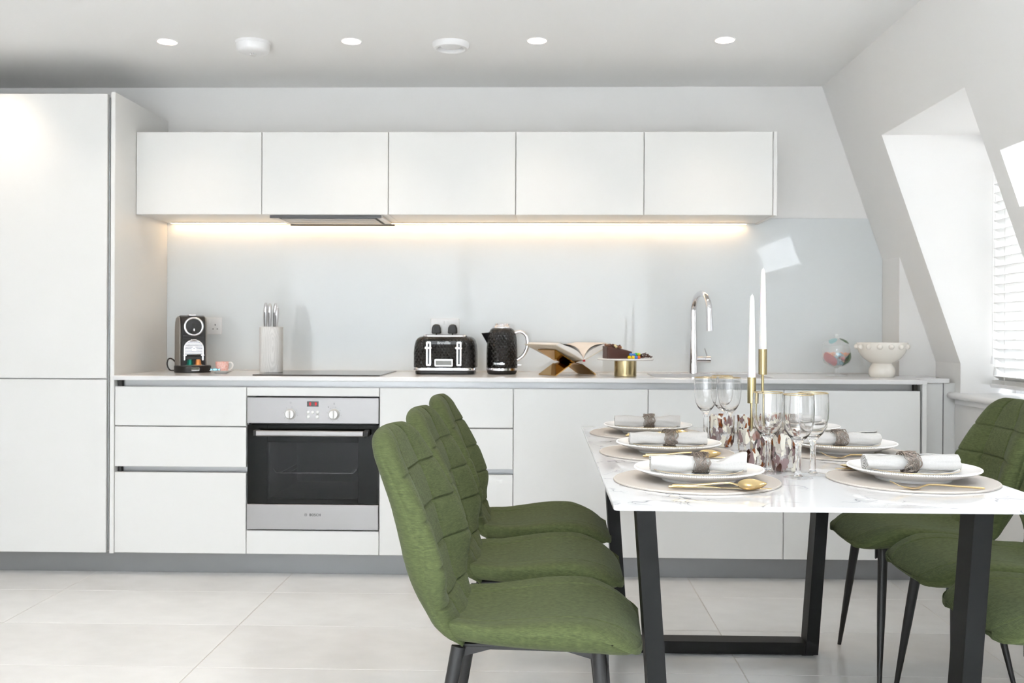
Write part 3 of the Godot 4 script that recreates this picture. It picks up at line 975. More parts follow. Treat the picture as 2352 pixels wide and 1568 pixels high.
func socket(label: String, at: Vector3, plugs: Array) -> void:
	var t := thing("wall_socket", label, "socket", at)
	var b := MB.new()
	b.prism(rrect(0.146, 0.086, 0.004), 0.0, 0.009, 0.002)
	part(t, "plate", b, M.gloss_white)
	for s in [-1, 1]:
		part(t, "rocker_switch", boxmesh(Vector3(s * 0.0085 - 0.006, 0.012, 0.0085), Vector3(s * 0.0085 + 0.006, 0.031, 0.012), 0.001), M.gloss_white)
		var holes := MB.new()
		var cx: float = s * 0.041
		holes.box(Vector3(cx - 0.002, 0.002, 0.0088), Vector3(cx + 0.002, 0.01, 0.0093))
		for q in [-1, 1]:
			holes.box(Vector3(cx + q * 0.011 - 0.0035, -0.017, 0.0088), Vector3(cx + q * 0.011 + 0.0035, -0.013, 0.0093))
		part(t, "pin_holes", holes, M.dark_mark)
	for p in plugs:
		var s: int = -1 if p == 0 else 1
		if label.contains("coffee"):
			s = -1
		var pl := MB.new()
		var w := 0.0235
		pl.prism(PackedVector2Array([Vector2(-w, -0.02), Vector2(-w * 0.8, -0.026), Vector2(w * 0.8, -0.026), Vector2(w, -0.02), Vector2(w * 0.92, 0.004), Vector2(w * 0.62, 0.018), Vector2(w * 0.25, 0.0215), Vector2(-w * 0.25, 0.0215), Vector2(-w * 0.62, 0.018), Vector2(-w * 0.92, 0.004)]), 0.0, 0.034, 0.004)
		var cable := MB.new()
		cable.tube(flow([Vector3(0, -0.024, 0.018), Vector3(0.0, -0.06, 0.024), Vector3(0.01, -0.15, 0.03), Vector3(0.03, -0.2, 0.05), Vector3(0.06, -0.2025, 0.09)]), 0.0032, 8)
		var o := thing("plug", ["black three-pin plug behind the toaster, left of the pair", "black three-pin plug behind the toaster, right of the pair"][p] if not label.contains("coffee") else "black three-pin plug half hidden behind the coffee machine", "plug", at + Vector3(s * 0.041, -0.008, 0.0094))
		part(o, "body", pl, M.black_satin)
		part(o, "cable", cable, M.black_satin)

func coffee_machine(at: Vector3) -> void:
	var t := thing("coffee_machine", "black and silver capsule coffee machine with chrome ring lever", "coffee machine", at, 0.5)
	# drip base
	var b := MB.new()
	var base := PackedVector2Array()
	for q in [[-0.062, -0.13], [0.062, -0.13], [0.068, 0.0], [0.085, 0.03]]:
		base.append(Vector2(q[0], q[1]))
	for k in 9:
		var a := -0.1 + (PI + 0.2) * k / 8.0
		base.append(Vector2(0.085 * cos(a), 0.05 + 0.07 * sin(a)))
	base.append(Vector2(-0.085, 0.03))
	base.append(Vector2(-0.068, 0.0))
	var mir := PackedVector2Array()
	for q in base:
		mir.append(Vector2(q.x, -q.y))
	b.prism(mir, 0.0, 0.034, 0.003, Transform3D(Basis(Vector3(1, 0, 0), Vector3(0, 0, -1), Vector3(0, 1, 0)), Vector3.ZERO))
	part(t, "drip_base", b, M.black_satin)
	# body: side profile (z, y) swept across
	var prof := PackedVector2Array([Vector2(0.06, 0.03), Vector2(0.06, 0.12), Vector2(0.062, 0.2), Vector2(0.055, 0.245), Vector2(0.035, 0.268), Vector2(0.0, 0.276), Vector2(-0.05, 0.27), Vector2(-0.085, 0.25), Vector2(-0.1, 0.215), Vector2(-0.105, 0.03)])
	var xf := Transform3D(Basis(Vector3(0, 0, 1), Vector3(0, 1, 0), Vector3(-1, 0, 0)), Vector3.ZERO)
	b = MB.new()
	b.prism(prof, -0.056, 0.056, 0.002, xf)
	part(t, "front_body", b, M.black_satin)
	var side := PackedVector2Array()
	for q in prof:
		side.append(Vector2(clampf(q.x - 0.012, -0.112, 0.05), q.y * 0.985 if q.y > 0.1 else q.y))
	for s in [-1, 1]:
		var sb := MB.new()
		sb.prism(side, s * 0.06 - 0.0045, s * 0.06 + 0.0045, 0.003, xf)
		part(t, "side_panel", sb, M.silver_plastic)
	var top := MB.new()
	top.cbox(Vector3(-0.02, 0.272, -0.02), Vector3(0.02, 0.283, 0.03), 0.004)
	part(t, "lever", top, M.chrome)
	# chrome ring
	var ring := MB.new()
	var path := []
	for k in 40:
		var a := TAU * k / 40
		path.append(Vector3(0.041 * cos(a), 0.222 + 0.041 * sin(a), 0.069))
	ring.tube(path, 0.0055, 10, true)
	part(t, "chrome_ring", ring, M.chrome)
	var disc := MB.new()
	disc.lathe([Vector2(0.038, -0.012), Vector2(0.038, 0.002), Vector2(0.0, 0.004)], 32)
	part(t, "brew_head", disc, M.black_gloss, Vector3(0, 0.222, 0.068)).rotation.x = PI / 2
	part(t, "lens_bar", boxmesh(Vector3(-0.009, 0.187, 0.071), Vector3(0.009, 0.24, 0.078), 0.003), M.black_satin)
	part(t, "button", boxmesh(Vector3(-0.003, 0.2, 0.077), Vector3(0.003, 0.212, 0.08), 0.001), M.chrome)
	for k in 4:
		part(t, "rib", boxmesh(Vector3(-0.05, 0.158 + 0.006 * k, 0.0615), Vector3(0.05, 0.161 + 0.006 * k, 0.0635), 0.0005), M.black_gloss)
	# folded cup grille
	var arch := []
	for k in 17:
		var a := PI * k / 16.0
		arch.append(Vector3(0.043 * cos(a), 0.117 + 0.04 * sin(a), 0.072))
	arch.push_front(Vector3(0.043, 0.082, 0.072))
	arch.append(Vector3(-0.043, 0.082, 0.072))
	var g := MB.new()
	g.tube(arch, 0.0035, 8)
	part(t, "cup_rest_frame", g, M.chrome)
	for k in 9:
		var y := 0.088 + 0.0072 * k
		var w := 0.041 if y < 0.117 else sqrt(maxf(0.0001, 0.041 * 0.041 - (y - 0.117) * (y - 0.117)))
		part(t, "cup_rest_bar", boxmesh(Vector3(-w, y, 0.069), Vector3(w, y + 0.0042, 0.0735), 0.001), M.chrome)
	var hub := MB.new()
	hub.lathe([Vector2(0.0055, -0.004), Vector2(0.0055, 0.004), Vector2(0.01, 0.004), Vector2(0.0105, -0.004)], 24)
	part(t, "cup_rest_boss", hub, M.chrome, Vector3(0, 0.114, 0.0725)).rotation.x = PI / 2
	for s in [-1, 1]:
		part(t, "hinge", boxmesh(Vector3(s * 0.04 - 0.008, 0.079, 0.066), Vector3(s * 0.04 + 0.008, 0.087, 0.077), 0.002), M.chrome)
		part(t, "hinge_arm", boxmesh(Vector3(s * 0.042 - 0.0035, 0.058, 0.064), Vector3(s * 0.042 + 0.0035, 0.08, 0.071), 0.001), M.chrome)
	part(t, "outlet", boxmesh(Vector3(-0.04, 0.06, 0.058), Vector3(0.04, 0.08, 0.07), 0.003), M.black_satin)
	part(t, "drip_tray", boxmesh(Vector3(-0.045, 0.0335, 0.055), Vector3(0.045, 0.0365, 0.105), 0.001), M.chrome)
	var bd := MB.new()
	bd.prism(rrect(0.04, 0.016, 0.0078), 0.0, 0.003, 0.001)
	var badge := part(t, "badge", bd, M.chrome, Vector3(0.0, 0.018, 0.1192))
	lettering(badge, "lettering", "DeLonghi", 0.0075, M.dark_mark, Transform3D(Basis(), Vector3(0, 0, 0.0032)), true)
	var tank := MB.new()
	tank.cbox(Vector3(-0.05, 0.03, -0.155), Vector3(0.05, 0.24, -0.112), 0.008)
	part(t, "water_tank", tank, M.thin_glass)
	var cb := MB.new()
	cb.tube(flow([Vector3(-0.05, 0.03, -0.12), Vector3(-0.075, 0.06, -0.1), Vector3(-0.098, 0.062, -0.07), Vector3(-0.105, 0.035, -0.06), Vector3(-0.09, 0.008, -0.07), Vector3(-0.05, 0.005, -0.13)]), 0.0035, 8)
	part(t, "power_cord", cb, M.black_satin)
	for k in 2:
		var c := MB.new()
		c.lathe([Vector2(0.0, 0.0), Vector2(0.0185, 0.0), Vector2(0.0185, 0.0015), Vector2(0.0145, 0.003), Vector2(0.0125, 0.021), Vector2(0.009, 0.027), Vector2(0.0, 0.028)], 24)
		var off := Vector3(-0.019 + 0.038 * k, 0.0365, 0.08)
		single("coffee_capsule", c, [M.foil_green, M.foil_copper][k], ["teal green coffee capsule standing on the coffee machine tray", "copper orange coffee capsule standing on the coffee machine tray"][k], "capsule", at + off.rotated(Vector3.UP, 0.5), 0.0, "coffee capsules")

func cup(at: Vector3) -> void:
	var s := MB.new()
	s.lathe([Vector2(0.0, 0.0), Vector2(0.028, 0.0), Vector2(0.03, 0.003), Vector2(0.054, 0.012), Vector2(0.055, 0.014), Vector2(0.03, 0.008), Vector2(0.0, 0.007)], 36)
	single("saucer", s, M.ceramic, "small white saucer under the pink coffee cup", "saucer", at)
	var t := thing("coffee_cup", "small pink patterned coffee cup with white handle on a saucer", "cup", at + Vector3(0.004, 0.0075, 0))
	var b := MB.new()
	b.lathe([Vector2(0.0, 0.0), Vector2(0.0265, 0.0), Vector2(0.0285, 0.003), Vector2(0.0315, 0.048), Vector2(0.0295, 0.048), Vector2(0.0265, 0.005), Vector2(0.0, 0.004)], 36)
	part(t, "body", b, M.pink_print)
	var h := MB.new()
	h.tube(flow([Vector3(0.03, 0.042, 0), Vector3(0.042, 0.044, 0), Vector3(0.05, 0.036, 0), Vector3(0.048, 0.022, 0), Vector3(0.038, 0.012, 0), Vector3(0.028, 0.01, 0)]), 0.0032, 8)
	part(t, "handle", h, M.ceramic)
	var f := MB.new()
	f.cbox(Vector3(-0.013, 0.0, -0.007), Vector3(0.013, 0.012, 0.007), 0.004)
	f.prism(PackedVector2Array([Vector2(0.012, 0.006), Vector2(0.022, 0.012), Vector2(0.02, 0.006), Vector2(0.023, 0.001)]), -0.004, 0.004)
	f.prism(PackedVector2Array([Vector2(-0.012, 0.006), Vector2(-0.022, 0.012), Vector2(-0.02, 0.006), Vector2(-0.023, 0.001)]), -0.004, 0.004)
	single("wrapped_sweet", f, M.foil_blue, "blue foil-wrapped sweet on the coffee cup saucer", "sweet", at + Vector3(-0.016, 0.0125, 0.037), 0.2)

func knife_block(at: Vector3) -> void:
	var b := MB.new()
	b.prism(rrect(0.105, 0.09, 0.03, 8), 0.0, 0.218, 0.002, Transform3D(Basis(Vector3(1, 0, 0), Vector3(0, 0, -1), Vector3(0, 1, 0)), Vector3.ZERO))
	single("knife_block", b, M.pale_grain, "pale grey wood-grain knife block standing at the left of the hob", "knife block", at)
	var nm := ["silver-handled knife, leftmost in the knife block", "silver-handled knife, second from left in the knife block", "silver-handled knife, third from left in the knife block", "silver-handled knife, rightmost and lowest in the knife block"]
	for k in 4:
		var t := thing("kitchen_knife", nm[k], "knife", at + Vector3([-0.028, -0.006, 0.014, 0.027][k], 0.2185, [0.004, 0.01, -0.006, 0.012][k]), 0.0, "knives in the block")
		var h: float = [0.115, 0.112, 0.113, 0.092][k]
		var hb := MB.new()
		var rows := []
		for j in 9:
			var s := j / 8.0
			var w := 0.008 + 0.0025 * sin(PI * s)
			if j == 8:
				w = 0.004
			var row := PackedVector3Array()
			for i in 12:
				var a := TAU * i / 12
				row.append(Vector3(w * cos(a) + 0.01 * s * s * (0.2 if k < 2 else 0.5), h * s, 0.011 * (w / 0.0105) * sin(a)))
			rows.append(row)
		hb.grid(rows, true)
		hb.otri(rows[8][0], rows[8][4], rows[8][8], Vector3.ZERO)
		part(t, "handle", hb, M.satin_silver)
		part(t, "rivet_plate", boxmesh(Vector3(-0.003, 0.0, 0.0095), Vector3(0.003, h * 0.6, 0.0118), 0.0005), M.grey_mark)

func toaster(at: Vector3) -> void:
	var t := thing("toaster", "glossy black diamond-textured four-slice toaster with chrome trim", "toaster", at)
	# body: rounded rectangle rings, shoulders drawn in at the top
	var rows := []
	var lev := [[0.031, 0.294, 0.2], [0.034, 0.298, 0.204], [0.1, 0.298, 0.204], [0.135, 0.292, 0.2], [0.16, 0.28, 0.19], [0.172, 0.262, 0.176], [0.178, 0.24, 0.158], [0.18, 0.2, 0.13]]
	for L in lev:
		var p := rrect(L[1], L[2], minf(0.05, L[2] * 0.4), 8)
		var row := PackedVector3Array()
		for q in p:
			row.append(Vector3(q.x, L[0], -q.y))
		row.reverse()
		rows.append(row)
	var b := MB.new()
	b.grid(rows, true)
	part(t, "body", b, M.black_diamond)
	var flat := func(w: float, d: float, r: float, y0: float, y1: float, bev: float) -> MB:
		var q := MB.new()
		q.prism(rrect(w, d, r, 8), y0, y1, bev, Transform3D(Basis(Vector3(1, 0, 0), Vector3(0, 0, -1), Vector3(0, 1, 0)), Vector3.ZERO))
		return q
	part(t, "chrome_band", flat.call(0.304, 0.21, 0.05, 0.018, 0.032, 0.003), M.chrome)
	part(t, "foot_skirt", flat.call(0.284, 0.19, 0.045, 0.0, 0.019, 0.004), M.black_satin)
	part(t, "top_plate", flat.call(0.215, 0.14, 0.03, 0.177, 0.1865, 0.003), M.chrome)
	for k in 2:
		part(t, "bread_slot", boxmesh(Vector3(-0.095, 0.186, -0.04 + 0.05 * k), Vector3(0.095, 0.1872, -0.014 + 0.05 * k), 0.0), M.dark_gap)
	for s in [-1, 1]:
		var fr := MB.new()
		var outer := rrect(0.024, 0.115, 0.006, 4)
		fr.prism(outer, 0.0, 0.006, 0.0015)
		var lv := part(t, "lever_track", fr, M.chrome, Vector3(s * 0.072, 0.098, 0.1015))
		part(lv, "slot", boxmesh(Vector3(-0.0045, -0.05, 0.0055), Vector3(0.0045, 0.05, 0.0066), 0.0), M.black_satin)
		part(lv, "lever", boxmesh(Vector3(-0.017, 0.022, 0.006), Vector3(0.017, 0.033, 0.024), 0.003), M.chrome)
	var dial := MB.new()
	dial.prism(rrect(0.088, 0.036, 0.006, 4), 0.0, 0.008, 0.002)
	var dl := part(t, "control_window", dial, M.chrome, Vector3(0.0, 0.056, 0.101))
	part(dl, "browning_dial", boxmesh(Vector3(-0.038, -0.012, 0.0075), Vector3(0.038, 0.011, 0.0092), 0.001), M.grey_metal)
	lettering(t, "lettering", "Breville", 0.0115, M.chrome, Transform3D(Basis().rotated(Vector3.RIGHT, -0.25), Vector3(0.0, 0.149, 0.1)), true, "Droid Serif")
	part(t, "name_band", boxmesh(Vector3(-0.09, 0.138, 0.094), Vector3(0.09, 0.16, 0.0985), 0.002), M.black_gloss)

func kettle(at: Vector3) -> void:
	var t := thing("kettle", "glossy black diamond-textured kettle with chrome handle and lid", "kettle", at)
	var b := MB.new()
	b.lathe([Vector2(0.0745, 0.03), Vector2(0.0745, 0.1), Vector2(0.073, 0.14), Vector2(0.07, 0.175), Vector2(0.064, 0.2), Vector2(0.055, 0.215), Vector2(0.044, 0.222), Vector2(0.0, 0.224)], 56)
	part(t, "body", b, M.black_diamond)
	b = MB.new()
	b.lathe([Vector2(0.0, 0.0), Vector2(0.064, 0.0), Vector2(0.07, 0.006), Vector2(0.073, 0.018)], 48)
	part(t, "power_base", b, M.black_satin)
	b = MB.new()
	b.lathe([Vector2(0.073, 0.0175), Vector2(0.0765, 0.019), Vector2(0.0765, 0.029), Vector2(0.0745, 0.0305)], 48)
	part(t, "chrome_band", b, M.chrome)
	b = MB.new()
	b.lathe([Vector2(0.046, 0.219), Vector2(0.046, 0.227), Vector2(0.042, 0.232), Vector2(0.036, 0.2335), Vector2(0.035, 0.2355), Vector2(0.038, 0.238), Vector2(0.036, 0.242), Vector2(0.0, 0.245)], 40)
	part(t, "lid", b, M.chrome)
	b = MB.new()
	b.hexa([Vector3(-0.1, 0.196, -0.006), Vector3(-0.1, 0.196, 0.006), Vector3(-0.06, 0.2, 0.03), Vector3(-0.06, 0.2, -0.03), Vector3(-0.074, 0.15, -0.003), Vector3(-0.074, 0.15, 0.003), Vector3(-0.064, 0.14, 0.012), Vector3(-0.064, 0.14, -0.012)])
	part(t, "spout", b, M.black_gloss)
	b = MB.new()
	b.tube(flow([Vector3(0.06, 0.196, 0.0), Vector3(0.08, 0.204, 0.0), Vector3(0.1, 0.2, 0.0), Vector3(0.117, 0.183, 0.0), Vector3(0.123, 0.155, 0.0), Vector3(0.118, 0.12, 0.0), Vector3(0.1, 0.088, 0.0), Vector3(0.072, 0.068, 0.0)]), 0.008, 12)
	part(t, "handle", b, M.chrome)
	part(t, "switch_lever", boxmesh(Vector3(0.074, 0.041, -0.008), Vector3(0.096, 0.047, 0.008), 0.002), M.chrome)
	var bd := MB.new()
	bd.prism(rrect(0.042, 0.016, 0.003), 0.0, 0.003, 0.001)
	var badge := part(t, "badge", bd, M.black_gloss, Vector3(-0.01, 0.052, 0.0745))
	lettering(badge, "lettering", "Breville", 0.0095, M.chrome, Transform3D(Basis(), Vector3(0, 0, 0.0035)), true, "Droid Serif")

func book(at: Vector3) -> void:
	var turn := 0.62
	var t := thing("book_stand", "mirror gold folding X-shaped book stand under the open book", "book stand", at, turn)
	for s in [-1, 1]:
		var b := MB.new()
		# each leaf: foot on one side, rising through the crossing to the other side
		var p := [Vector2(-0.115, 0.0), Vector2(-0.03, 0.05), Vector2(0.03, 0.066), Vector2(0.125, 0.118)]
		for k in 3:
			var a: Vector2 = p[k]
			var c: Vector2 = p[k + 1]
			var nn := Vector2(-(c - a).y, (c - a).x).normalized() * 0.0022
			var z: float = 0.07 if k != 1 else 0.055
			var e := [a - nn, c - nn, c + nn, a + nn]
			var f := []
			for q in e:
				f.append(Vector3(q.x * s, q.y, z - 0.004 * (s + 1)))
			for q in e:
				f.append(Vector3(q.x * s, q.y, -z - 0.004 * (s + 1)))
			b.hexa(f)
		part(t, "leaf", b, M.gold_mirror)
	var bk := thing("open_book", "large hardback book lying open on the gold stand", "book", at, turn)
	for s in [-1, 1]:
		# cover board
		var a := Vector2(0.0, 0.068)
		var c := Vector2(0.165, 0.142)
		var d := (c - a).normalized()
		var nn := Vector2(-d.y, d.x)
		var f := []
		for z in [0.125, -0.125]:
			for q in [a, c, c + nn * 0.003, a + nn * 0.003]:
				f.append(Vector3(q.x * s, q.y, z))
		var b := MB.new()
		b.hexa(f)
		part(bk, "cover", b, M.cover_cream)
		# page block with curved top
		var poly := PackedVector2Array()
		var bot := a + nn * 0.0032
		poly.append(Vector2(bot.x * s, bot.y))
		var e := c + nn * 0.0032 - d * 0.006
		poly.append(Vector2(e.x * s, e.y))
		for k in 13:
			var u := 1.0 - k / 12.0
			var hh := 0.017 * minf(1.0, pow(u * 3.2, 0.55)) + 0.007 * sin(PI * minf(1.0, u * 1.15)) if u > 0 else 0.0
			var q := a + d * (u * 0.159) + nn * (0.0034 + hh)
			poly.append(Vector2(q.x * s, q.y))
		b = MB.new()
		b.prism(poly, -0.12, 0.12)
		part(bk, "pages", b, M.paper)
		# a loose leaf lifting in a curl
		var rows := []
		for z in [0.119, -0.119]:
			var row := PackedVector3Array()
			for k in 15:
				var u := k / 14.0
				var q := a + d * (u * 0.157) + nn * (0.0045 + 0.017 * minf(1.0, pow(u * 3.2, 0.55)) + 0.007 * sin(PI * minf(1.0, u * 1.15)) + 0.012 * sin(PI * minf(1.0, u * 1.05)))
				row.append(Vector3(q.x * s, q.y, z))
			rows.append(row)
		b = MB.new()
		b.grid(rows)
		part(bk, "page", b, M.page_print)
	part(bk, "headband", boxmesh(Vector3(-0.008, 0.064, 0.1215), Vector3(0.008, 0.074, 0.1255), 0.002), M.red_cloth)

func cake(at: Vector3) -> void:
	var t := thing("cake_stand", "white plate cake stand on a drum-shaped brass base", "cake stand", at)
	var b := MB.new()
	b.lathe([Vector2(0.0, 0.0), Vector2(0.05, 0.0), Vector2(0.0515, 0.002), Vector2(0.0515, 0.0755), Vector2(0.0, 0.0755)], 48)
	part(t, "base", b, M.brass)
	b = MB.new()
	b.lathe([Vector2(0.0, 0.0755), Vector2(0.126, 0.0755), Vector2(0.13, 0.0785), Vector2(0.13, 0.0815), Vector2(0.128, 0.0835), Vector2(0.0, 0.0835)], 56)
	part(t, "plate", b, M.ceramic)
	var top := at + Vector3(0, 0.0837, 0)
	# wedge of chocolate cake
	var w := thing("cake_slice", "wedge of dark chocolate cake topped with nuts and chocolate pieces", "cake", top + Vector3(-0.035, 0, 0.02), 0.15)
	b = MB.new()
	var rows := []
	var fn := FastNoiseLite.new()
	fn.seed = 4
	fn.frequency = 40.0
	for j in 8:
		var s := j / 7.0
		var row := PackedVector3Array()
		var pts := [Vector3(-0.062, 0, 0.05), Vector3(-0.062, 0, -0.05), Vector3(0.0, 0, -0.035), Vector3(0.062, 0, -0.006), Vector3(0.065, 0, 0.004), Vector3(0.0, 0, 0.03)]
		for i in 48:
			var u := i / 48.0 * 6.0
			var p: Vector3 = pts[int(u)].lerp(pts[(int(u) + 1) % 6], u - int(u))
			var topy := lerpf(0.056, 0.03, clampf((p.x + 0.062) / 0.127, 0, 1))
			p.y = topy * s
			p += Vector3(fn.get_noise_3d(p.x, p.y, p.z), 0, fn.get_noise_3d(p.z, p.x, p.y)) * 0.002
			row.append(p)
		rows.append(row)
	for sc in [0.7, 0.35, 0.01]:
		var row := PackedVector3Array()
		for p in rows[7]:
			var q := Vector3(p.x * sc, p.y, p.z * sc)
			q.y = lerpf(0.056, 0.03, clampf((q.x + 0.062) / 0.127, 0, 1)) + 0.006 * (1 - sc)
			row.append(q)
		rows.append(row)
	b.grid(rows, true)
	part(w, "sponge", b, M.chocolate)
	var rng := RandomNumberGenerator.new()
	rng.seed = 7
	for k in 26:
		var c := MB.new()
		var s := rng.randf_range(0.006, 0.012)
		c.cbox(Vector3(-s, -s * 0.5, -s * 0.7), Vector3(s, s * 0.5, s * 0.7), s * 0.2, Transform3D(Basis.from_euler(Vector3(rng.randf(), rng.randf() * 6, rng.randf())), Vector3.ZERO))
		var px := rng.randf_range(-0.052, 0.012)
		part(w, "topping", c, M.nut if k % 5 == 2 else (M.choc_light if k % 2 else M.chocolate), Vector3(px, lerpf(0.062, 0.042, (px + 0.062) / 0.127), rng.randf_range(-0.028, 0.036)))
	# sugar coated sweets
	var cols := [["yellow", c8(246, 214, 30)], ["blue", c8(70, 126, 206)], ["yellow", c8(246, 214, 30)], ["green", c8(40, 172, 74)], ["blue", c8(70, 126, 206)], ["blue", c8(62, 116, 196)], ["orange", c8(242, 112, 34)], ["lime", c8(196, 206, 40)]]
	var pos := [Vector3(0.012, 0.006, 0.075), Vector3(0.019, 0.019, 0.068), Vector3(0.029, 0.0065, 0.078), Vector3(0.042, 0.02, 0.067), Vector3(0.034, 0.018, 0.07), Vector3(0.042, 0.0062, 0.08), Vector3(0.054, 0.0064, 0.077), Vector3(0.055, 0.02, 0.069)]
	var lab := ["yellow sugar-coated sweet leftmost in the row on the cake plate", "blue sugar-coated sweet resting on top beside the cake slice", "yellow sugar-coated sweet second in the bottom row on the cake plate", "green sugar-coated sweet in the middle of the heap on the cake plate", "small blue sugar-coated sweet beside the green one on the cake plate", "blue sugar-coated sweet in the bottom row next to the orange one", "orange sugar-coated sweet at the right of the bottom row on the cake plate", "lime yellow sugar-coated sweet on top at the right of the heap"]
	for k in 8:
		var m: StandardMaterial3D = M.get("candy_" + cols[k][0])
		if m == null:
			m = mat("candy_" + cols[k][0], cols[k][1], 0.25)
		var c := MB.new()
		c.ball(Vector3.ZERO, Vector3(0.0088, 0.0072, 0.0078), 14, 9)
		single("coated_sweet", c, m, lab[k], "sweet", top + pos[k], 0.7 * k, "sugar-coated sweets on the cake plate")
	# heap of chocolate shavings
	var sh := MB.new()
	for k in 90:
		var r := sqrt(rng.randf()) * 0.036
		var a := rng.randf() * TAU
		var h := 0.026 * (1.0 - r / 0.04)
		var s := rng.randf_range(0.003, 0.007)
		sh.cbox(Vector3(-s, -0.001, -s * 0.5), Vector3(s, 0.001, s * 0.5), 0.0005, Transform3D(Basis.from_euler(Vector3(rng.randf_range(-0.8, 0.8), rng.randf() * 6, rng.randf_range(-0.8, 0.8))), Vector3(r * cos(a), 0.005 + h * rng.randf(), r * sin(a) * 0.8)))
	var so := single("chocolate_shavings", sh, M.chocolate, "heap of chocolate shavings at the right of the cake plate", "shavings", top + Vector3(0.082, 0, 0.03))
	so.set_meta("kind", "stuff")

func tap(at: Vector3) -> void:
	var t := thing("kitchen_tap", "tall chrome swan-neck kitchen tap with side lever", "tap", at)
	var b := MB.new()
	b.lathe([Vector2(0.0, 0.0), Vector2(0.025, 0.0), Vector2(0.0245, 0.004), Vector2(0.018, 0.2), Vector2(0.0165, 0.215), Vector2(0.0, 0.215)], 32)
	part(t, "column", b, M.chrome)
	var fixed := [Vector3(0, 0.205, 0), Vector3(0, 0.26, 0), Vector3(0.0, 0.31, 0.0)]
	for k in range(1, 13):
		var a := PI - PI * k / 12.0
		fixed.append(Vector3(0.023 * (1 + cos(a)), 0.31 + 0.085 * sin(a), 0.09 * (1 + cos(a))))
	fixed.append(Vector3(0.047, 0.27, 0.181))
	b = MB.new()
	b.tube(fixed, 0.0155, 16)
	part(t, "swan_neck", b, M.chrome)
	b = MB.new()
	b.tube([Vector3(0.047, 0.272, 0.181), Vector3(0.0475, 0.24, 0.1815), Vector3(0.0485, 0.212, 0.182)], [0.0165, 0.017, 0.018], 20)
	part(t, "spray_head", b, M.chrome)
	b = MB.new()
	b.tube([Vector3(0.015, 0.07, 0), Vector3(0.058, 0.07, 0)], 0.0155, 20)
	part(t, "valve", b, M.chrome)
	b = MB.new()
	b.tube([Vector3(0.06, 0.07, 0), Vector3(0.085, 0.07, 0)], 0.0165, 20)
	var k2 := part(t, "lever_cap", b, M.chrome)
	b = MB.new()
	b.tube([Vector3(0.07, 0.08, 0.0), Vector3(0.055, 0.125, 0.01)], [0.003, 0.0022], 8)
	part(k2, "lever", b, M.chrome)

